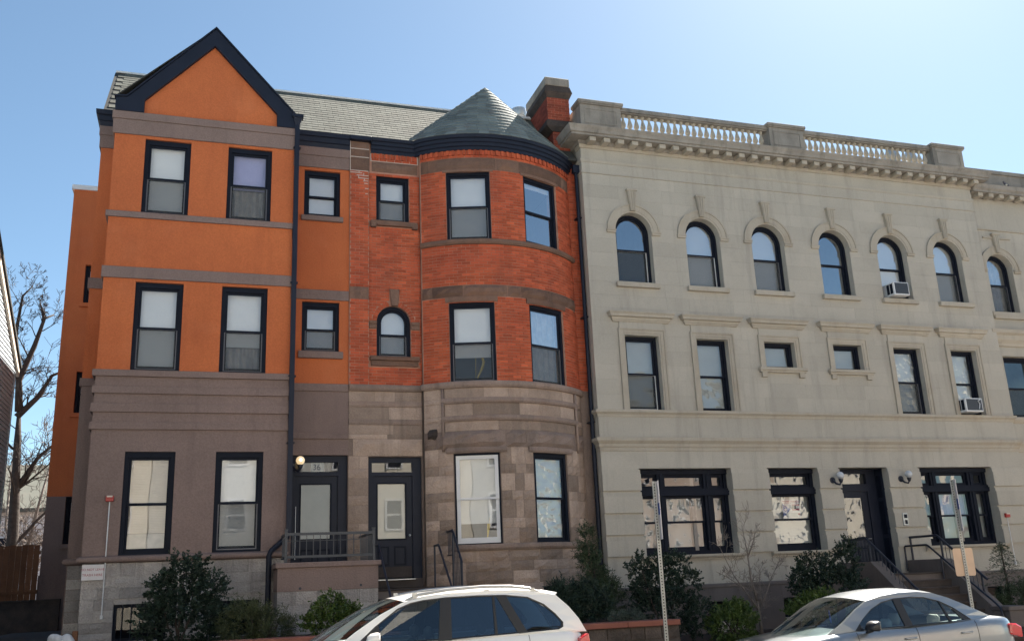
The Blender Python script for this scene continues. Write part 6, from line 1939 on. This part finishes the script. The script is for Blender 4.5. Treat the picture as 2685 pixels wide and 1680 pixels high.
MB().box(1.78, 1.90, 13.0, 13.14, 1.125, 1.13).build('windscreen_sticker', M['paper'], c1)
# silver saloon at the right
Zs = -.085
sp_ = lambda L: [(x, z - Zs) for x, z in L]
pr2 = sp_([(9.05, .80), (9.35, .97), (9.62, 1.14), (9.86, 1.262), (10.15, 1.325), (10.5, 1.36), (10.85, 1.362), (11.15, 1.325), (11.4, 1.25), (11.68, 1.135), (11.95, 1.02), (12.15, .935)])
dlo2 = sp_([(9.50, .845), (9.68, 1.0), (9.9, 1.145), (10.12, 1.235), (10.38, 1.28), (10.7, 1.29), (10.95, 1.275), (11.22, 1.205), (11.45, 1.09), (11.62, .97), (11.72, .895), (11.3, .885), (10.5, .862)])
pil2 = [sp_([(10.42, .855), (10.56, .858), (10.50, 1.288), (10.36, 1.282)]), sp_([(11.285, .88), (11.325, .88), (11.235, 1.208), (11.205, 1.215)]), sp_([(9.45, .84), (9.62, .845), (9.63, .95), (9.60, .95)]), sp_([(11.58, .888), (11.74, .895), (11.46, 1.09), (11.42, 1.07)])]
pan2 = [(sp_([(9.50, .845), (9.68, 1.0), (9.9, 1.145), (10.12, 1.235), (10.40, 1.28), (10.46, .86)]), 'carglass'), (sp_([(10.52, .86), (10.46, 1.283), (10.7, 1.29), (10.95, 1.275), (11.22, 1.205), (11.3, .885)]), 'carglass_clear'), (sp_([(11.3, .885), (11.22, 1.205), (11.45, 1.09), (11.62, .97), (11.72, .895)]), 'carglass_clear')]
belt2 = sp_([(7.85, .40), (7.9, .56), (8.1, .64), (8.5, .715), (9.05, .79), (9.5, .835), (10.5, .85), (11.5, .885), (12.0, .91), (12.45, .895), (12.6, .86), (12.68, .74), (12.72, .5)])
c2, yc, hf, bz_, wd_ = car('saloon_car', 'silver saloon car parked before the limestone entrance', 'car', Zs, 12.52, 1.82, pr2, 3, 3, dlo2, pil2, pan2, belt2, 'carsilver', (9.60, .905 - Zs), [(10.43, .69 - Zs), (11.51, .715 - Zs)],
                          {'seats': [(9.75, 12.98, .86), (9.75, 13.86, .86), (10.65, 12.95, .88), (10.65, 13.88, .88)], 'gaps': (9.5, 10.60, 11.75), 'mirror': 'carblack', 'handle': 'chrome'}, 'seat_grey', rgglass='carglass_clear', tum=.36, wheels=(8.72, 11.45), crown=.06)
for y in (12.56, 14.12):
    MB().prism([(12.42, .64), (12.66, .58), (12.665, .74), (12.56, .80), (12.44, .805)], y, y + .17).build('tail_light', M['taillight'], c2, bevel=.02)
MB().box(9.60, 9.72, 13.0, 13.16, .86, .865).build('windscreen_sticker', M['paper'], c2)
MB().tube([(9.72, 13.5, 1.12), (9.73, 13.5, .98), (9.735, 13.5, .93)], [.01, .016, .012], 6).build('hanging_tag', M['blue'], c2)
MB().box(9.72, 9.75, 13.38, 13.62, 1.12, 1.18).build('inner_mirror', M['carblack'], c2, bevel=.008)
MB().tube([(11.9, 13.0, .9), (11.9, 13.0, 1.0)], .004, 4).build('aerial', M['carblack'], c2)

# ------------------------------------------------------------------ houses across the street (seen reflected in the windows)
M['cream_wall'] = plain('cream_wall', (.74, .68, .57), .85)
M['tan_brick'] = plain('tan_brick_wall', (.42, .33, .27), .9)
M['grey_wall'] = plain('grey_wall', (.55, .54, .50), .85)
for i, (x0, x1, h, mt, lb) in enumerate(((-24, -13, 11.5, 'tan_brick', 'tan brick house across the street, mirrored in the windows, far left'), (-12.95, -2.5, 12, 'cream_wall', 'cream house across the street mirrored in the orange house windows'),
                                         (-2.45, 8.6, 11.5, 'grey_wall', 'grey house across the street behind the camera'), (8.65, 20, 12.4, 'cream_wall', 'cream house across the street mirrored in the limestone windows'),
                                         (20.05, 33, 11.5, 'tan_brick', 'brown brick house across the street, mirrored, far right'), (33.05, 46, 12, 'cream_wall', 'cream house across the street farthest right'))):
    o = thing('house_opposite', lb, 'house', ((x0 + x1) / 2, -8, 0), 'houses across the street')
    hs = []
    n = int((x1 - x0) / 2.4)
    for k in range(n):
        cx_ = x0 + (x1 - x0) * (k + .5) / n
        for z in (1.4, 4.7, 8.0):
            if z + 1.6 < h: hs.append((cx_ - .5, cx_ + .5, z, z + 1.7))
    yf = -7.5
    MB().wall(x0, x1, -.4, h, yf, yf - .3, hs).box(x0, x1, yf - 8, yf - 7.8, -.4, h).box(x0, x0 + .3, yf - 7.8, yf - .3, -.4, h).box(x1 - .3, x1, yf - 7.8, yf - .3, -.4, h).build('wall', M[mt], o)
    MB().prismx([(yf + .4, h), (yf - 4, h + 1.6), (yf - 8.4, h)], x0 - .3, x1 + .3).build('roof', M['under'], o)
    for (a, b, c, d) in hs:
        w = MB().ring(loop(a, b, c, d), loop(a + .09, b - .09, c + .09, d - .09), yf - .05, yf + .06).box(a, b, yf - .06, yf, (c + d) / 2 - .04, (c + d) / 2 + .04).build('window', M['white_paint'], o)
        MB().box(a + .09, b - .09, yf - .1, yf - .08, c + .09, d - .09).build('pane', M['frame'], w)
